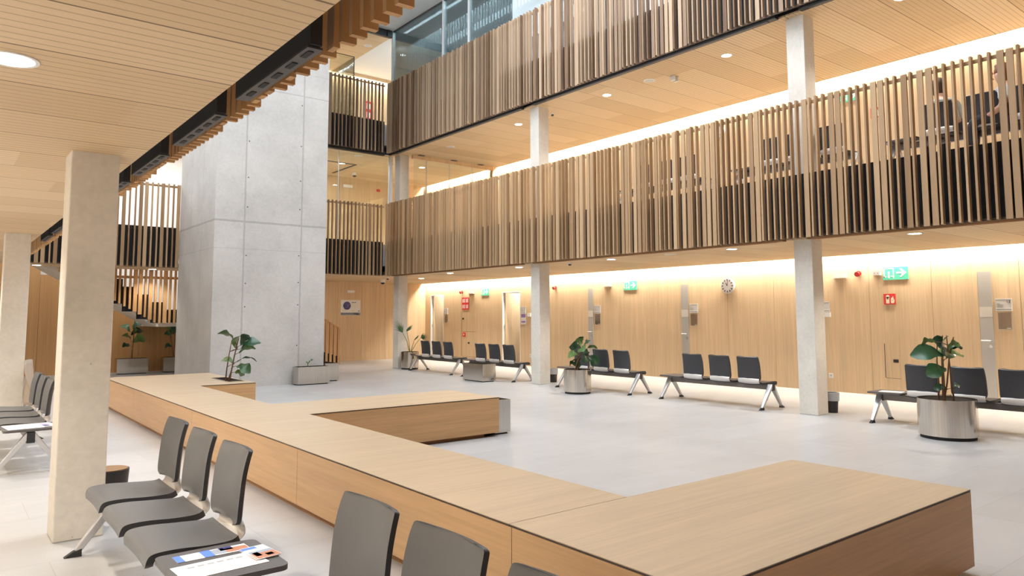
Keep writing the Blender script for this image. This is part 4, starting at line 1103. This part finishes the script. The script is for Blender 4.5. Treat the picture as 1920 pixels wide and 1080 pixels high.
person('seated person upstairs with auburn hair and pale shirt, turned sideways behind the slats', 10.80, 3.22, 1.75, .25, M['shirt'], M['hair'], False, .88)

# ------------------------------------------------------------------ lights
def area(name, loc, sx, sy, power, col, rot=(0, 0, 0), spread=180):
    l = bpy.data.lights.new(name, 'AREA'); l.shape = 'RECTANGLE'; l.size = sx; l.size_y = sy; l.energy = power; l.color = col; l.spread = math.radians(spread)
    o = bpy.data.objects.new(name, l); COL.objects.link(o); o.location = loc; o.rotation_euler = rot; return o
WARM = (1, .92, .79)
CP = 31      # W per metre of cove
for y0, y1 in ((.5, 5), (5, 14), (14, YE)):
    area('cove_led', (XCOVE+.10, (y0+y1)/2, C1+.10), .05, y1-y0, CP*(y1-y0), WARM, (0, .12, 0), 125)
for y0, y1 in ((.5, 5), (5, 14), (14, 18.2), (18.3, YE)):
    area('cove_led', (XCOVE+.10, (y0+y1)/2, C2+.10), .05, y1-y0, CP*(y1-y0), WARM)
area('cove_led', (6, YE-.09, C3+.06), 14, .05, CP*14, WARM)
area('cove_led', (XL+.09, 8, C1+.10), .05, 18, 33*18, WARM)
area('room_lamp', (XW+.7, 17.7, 2.45), .5, .5, 25, (1, .95, .88)); area('room_lamp', (XW+.7, 21.9, 2.45), .5, .5, 25, (1, .95, .88))
area('hall_fill', (8.6, 20.6, C2-.03), 2, 1, 110, (1, .97, .92)); area('hall_fill', (8.2, 20.9, C1-.02), 1, 1, 40, (1, .95, .88))  # unseen area lamps added to brighten the end halls
area('stair_hall_fill', (3.2, 20.6, C2-.02), 5, 1.5, 160, (1, .97, .93))  # added overhead, stands in for daylight from an end window
area('upper_window_light', (XL+.05, 13.5, 7.3), 4.6, 9, 1000, (.82, .91, 1.0), (0, -PI/2, 0))
area('top_daylight', (5.75, 8.0, ROOF+.5), 8.2, 9, 1400, (.86, .93, 1.0))
area('glazing_fill', (10.52, 15.8, ROOF-.02), .10, 5.4, 230, (.86, .95, 1.0))  # lamp added to light the louvres behind the glass
area('glazing_fill', (11.9, 15.8, ROOF-.02), .3, 5.4, 60, (.86, .95, 1.0))  # second added lamp, brightens the space past the louvres
area('top_daylight', (12.2, 8.0, ROOF-.02), 3, 8, 250, (.88, .94, 1.0))  # lamp set below the closed roof to light the top floor; no rooflight here

W = bpy.data.worlds.new('World'); SC.world = W; W.use_nodes = True
bg = W.node_tree.nodes['Background']; bg.inputs[0].default_value = (.80, .90, 1.0, 1); bg.inputs[1].default_value = 1.2

# ------------------------------------------------------------------ camera
f, cy = 1361.737, 473.443
yaw, pitch, roll = 0.668643, 0.0866642, -0.0021738
fw = Vector((math.sin(yaw)*math.cos(pitch), math.cos(yaw)*math.cos(pitch), math.sin(pitch)))
rt = Vector((math.cos(yaw), -math.sin(yaw), 0)); up = rt.cross(fw)
c, s = math.cos(roll), math.sin(roll)
r2 = rt*c+up*s; u2 = up*c-rt*s
cam = bpy.data.cameras.new('camera'); co = bpy.data.objects.new('camera', cam); COL.objects.link(co)
co.matrix_world = Matrix(((r2.x, u2.x, -fw.x, 0), (r2.y, u2.y, -fw.y, 0), (r2.z, u2.z, -fw.z, 1.5), (0, 0, 0, 1)))
cam.sensor_width = 36; cam.lens = f/1920*36
cam.shift_y = (cy-540)/1920
cam.clip_start = .05; cam.clip_end = 200
SC.camera = co

SC.view_settings.view_transform = 'Standard'; SC.view_settings.look = 'None'; SC.view_settings.gamma = 1
SC.view_settings.use_curve_mapping = False; SC.view_settings.exposure = 0.0
cy_ = SC.cycles
cy_.use_denoising = True; cy_.max_bounces = 10; cy_.diffuse_bounces = 5; cy_.glossy_bounces = 4; cy_.transparent_max_bounces = 16
cy_.caustics_reflective = False; cy_.caustics_refractive = False; cy_.sample_clamp_indirect = 6
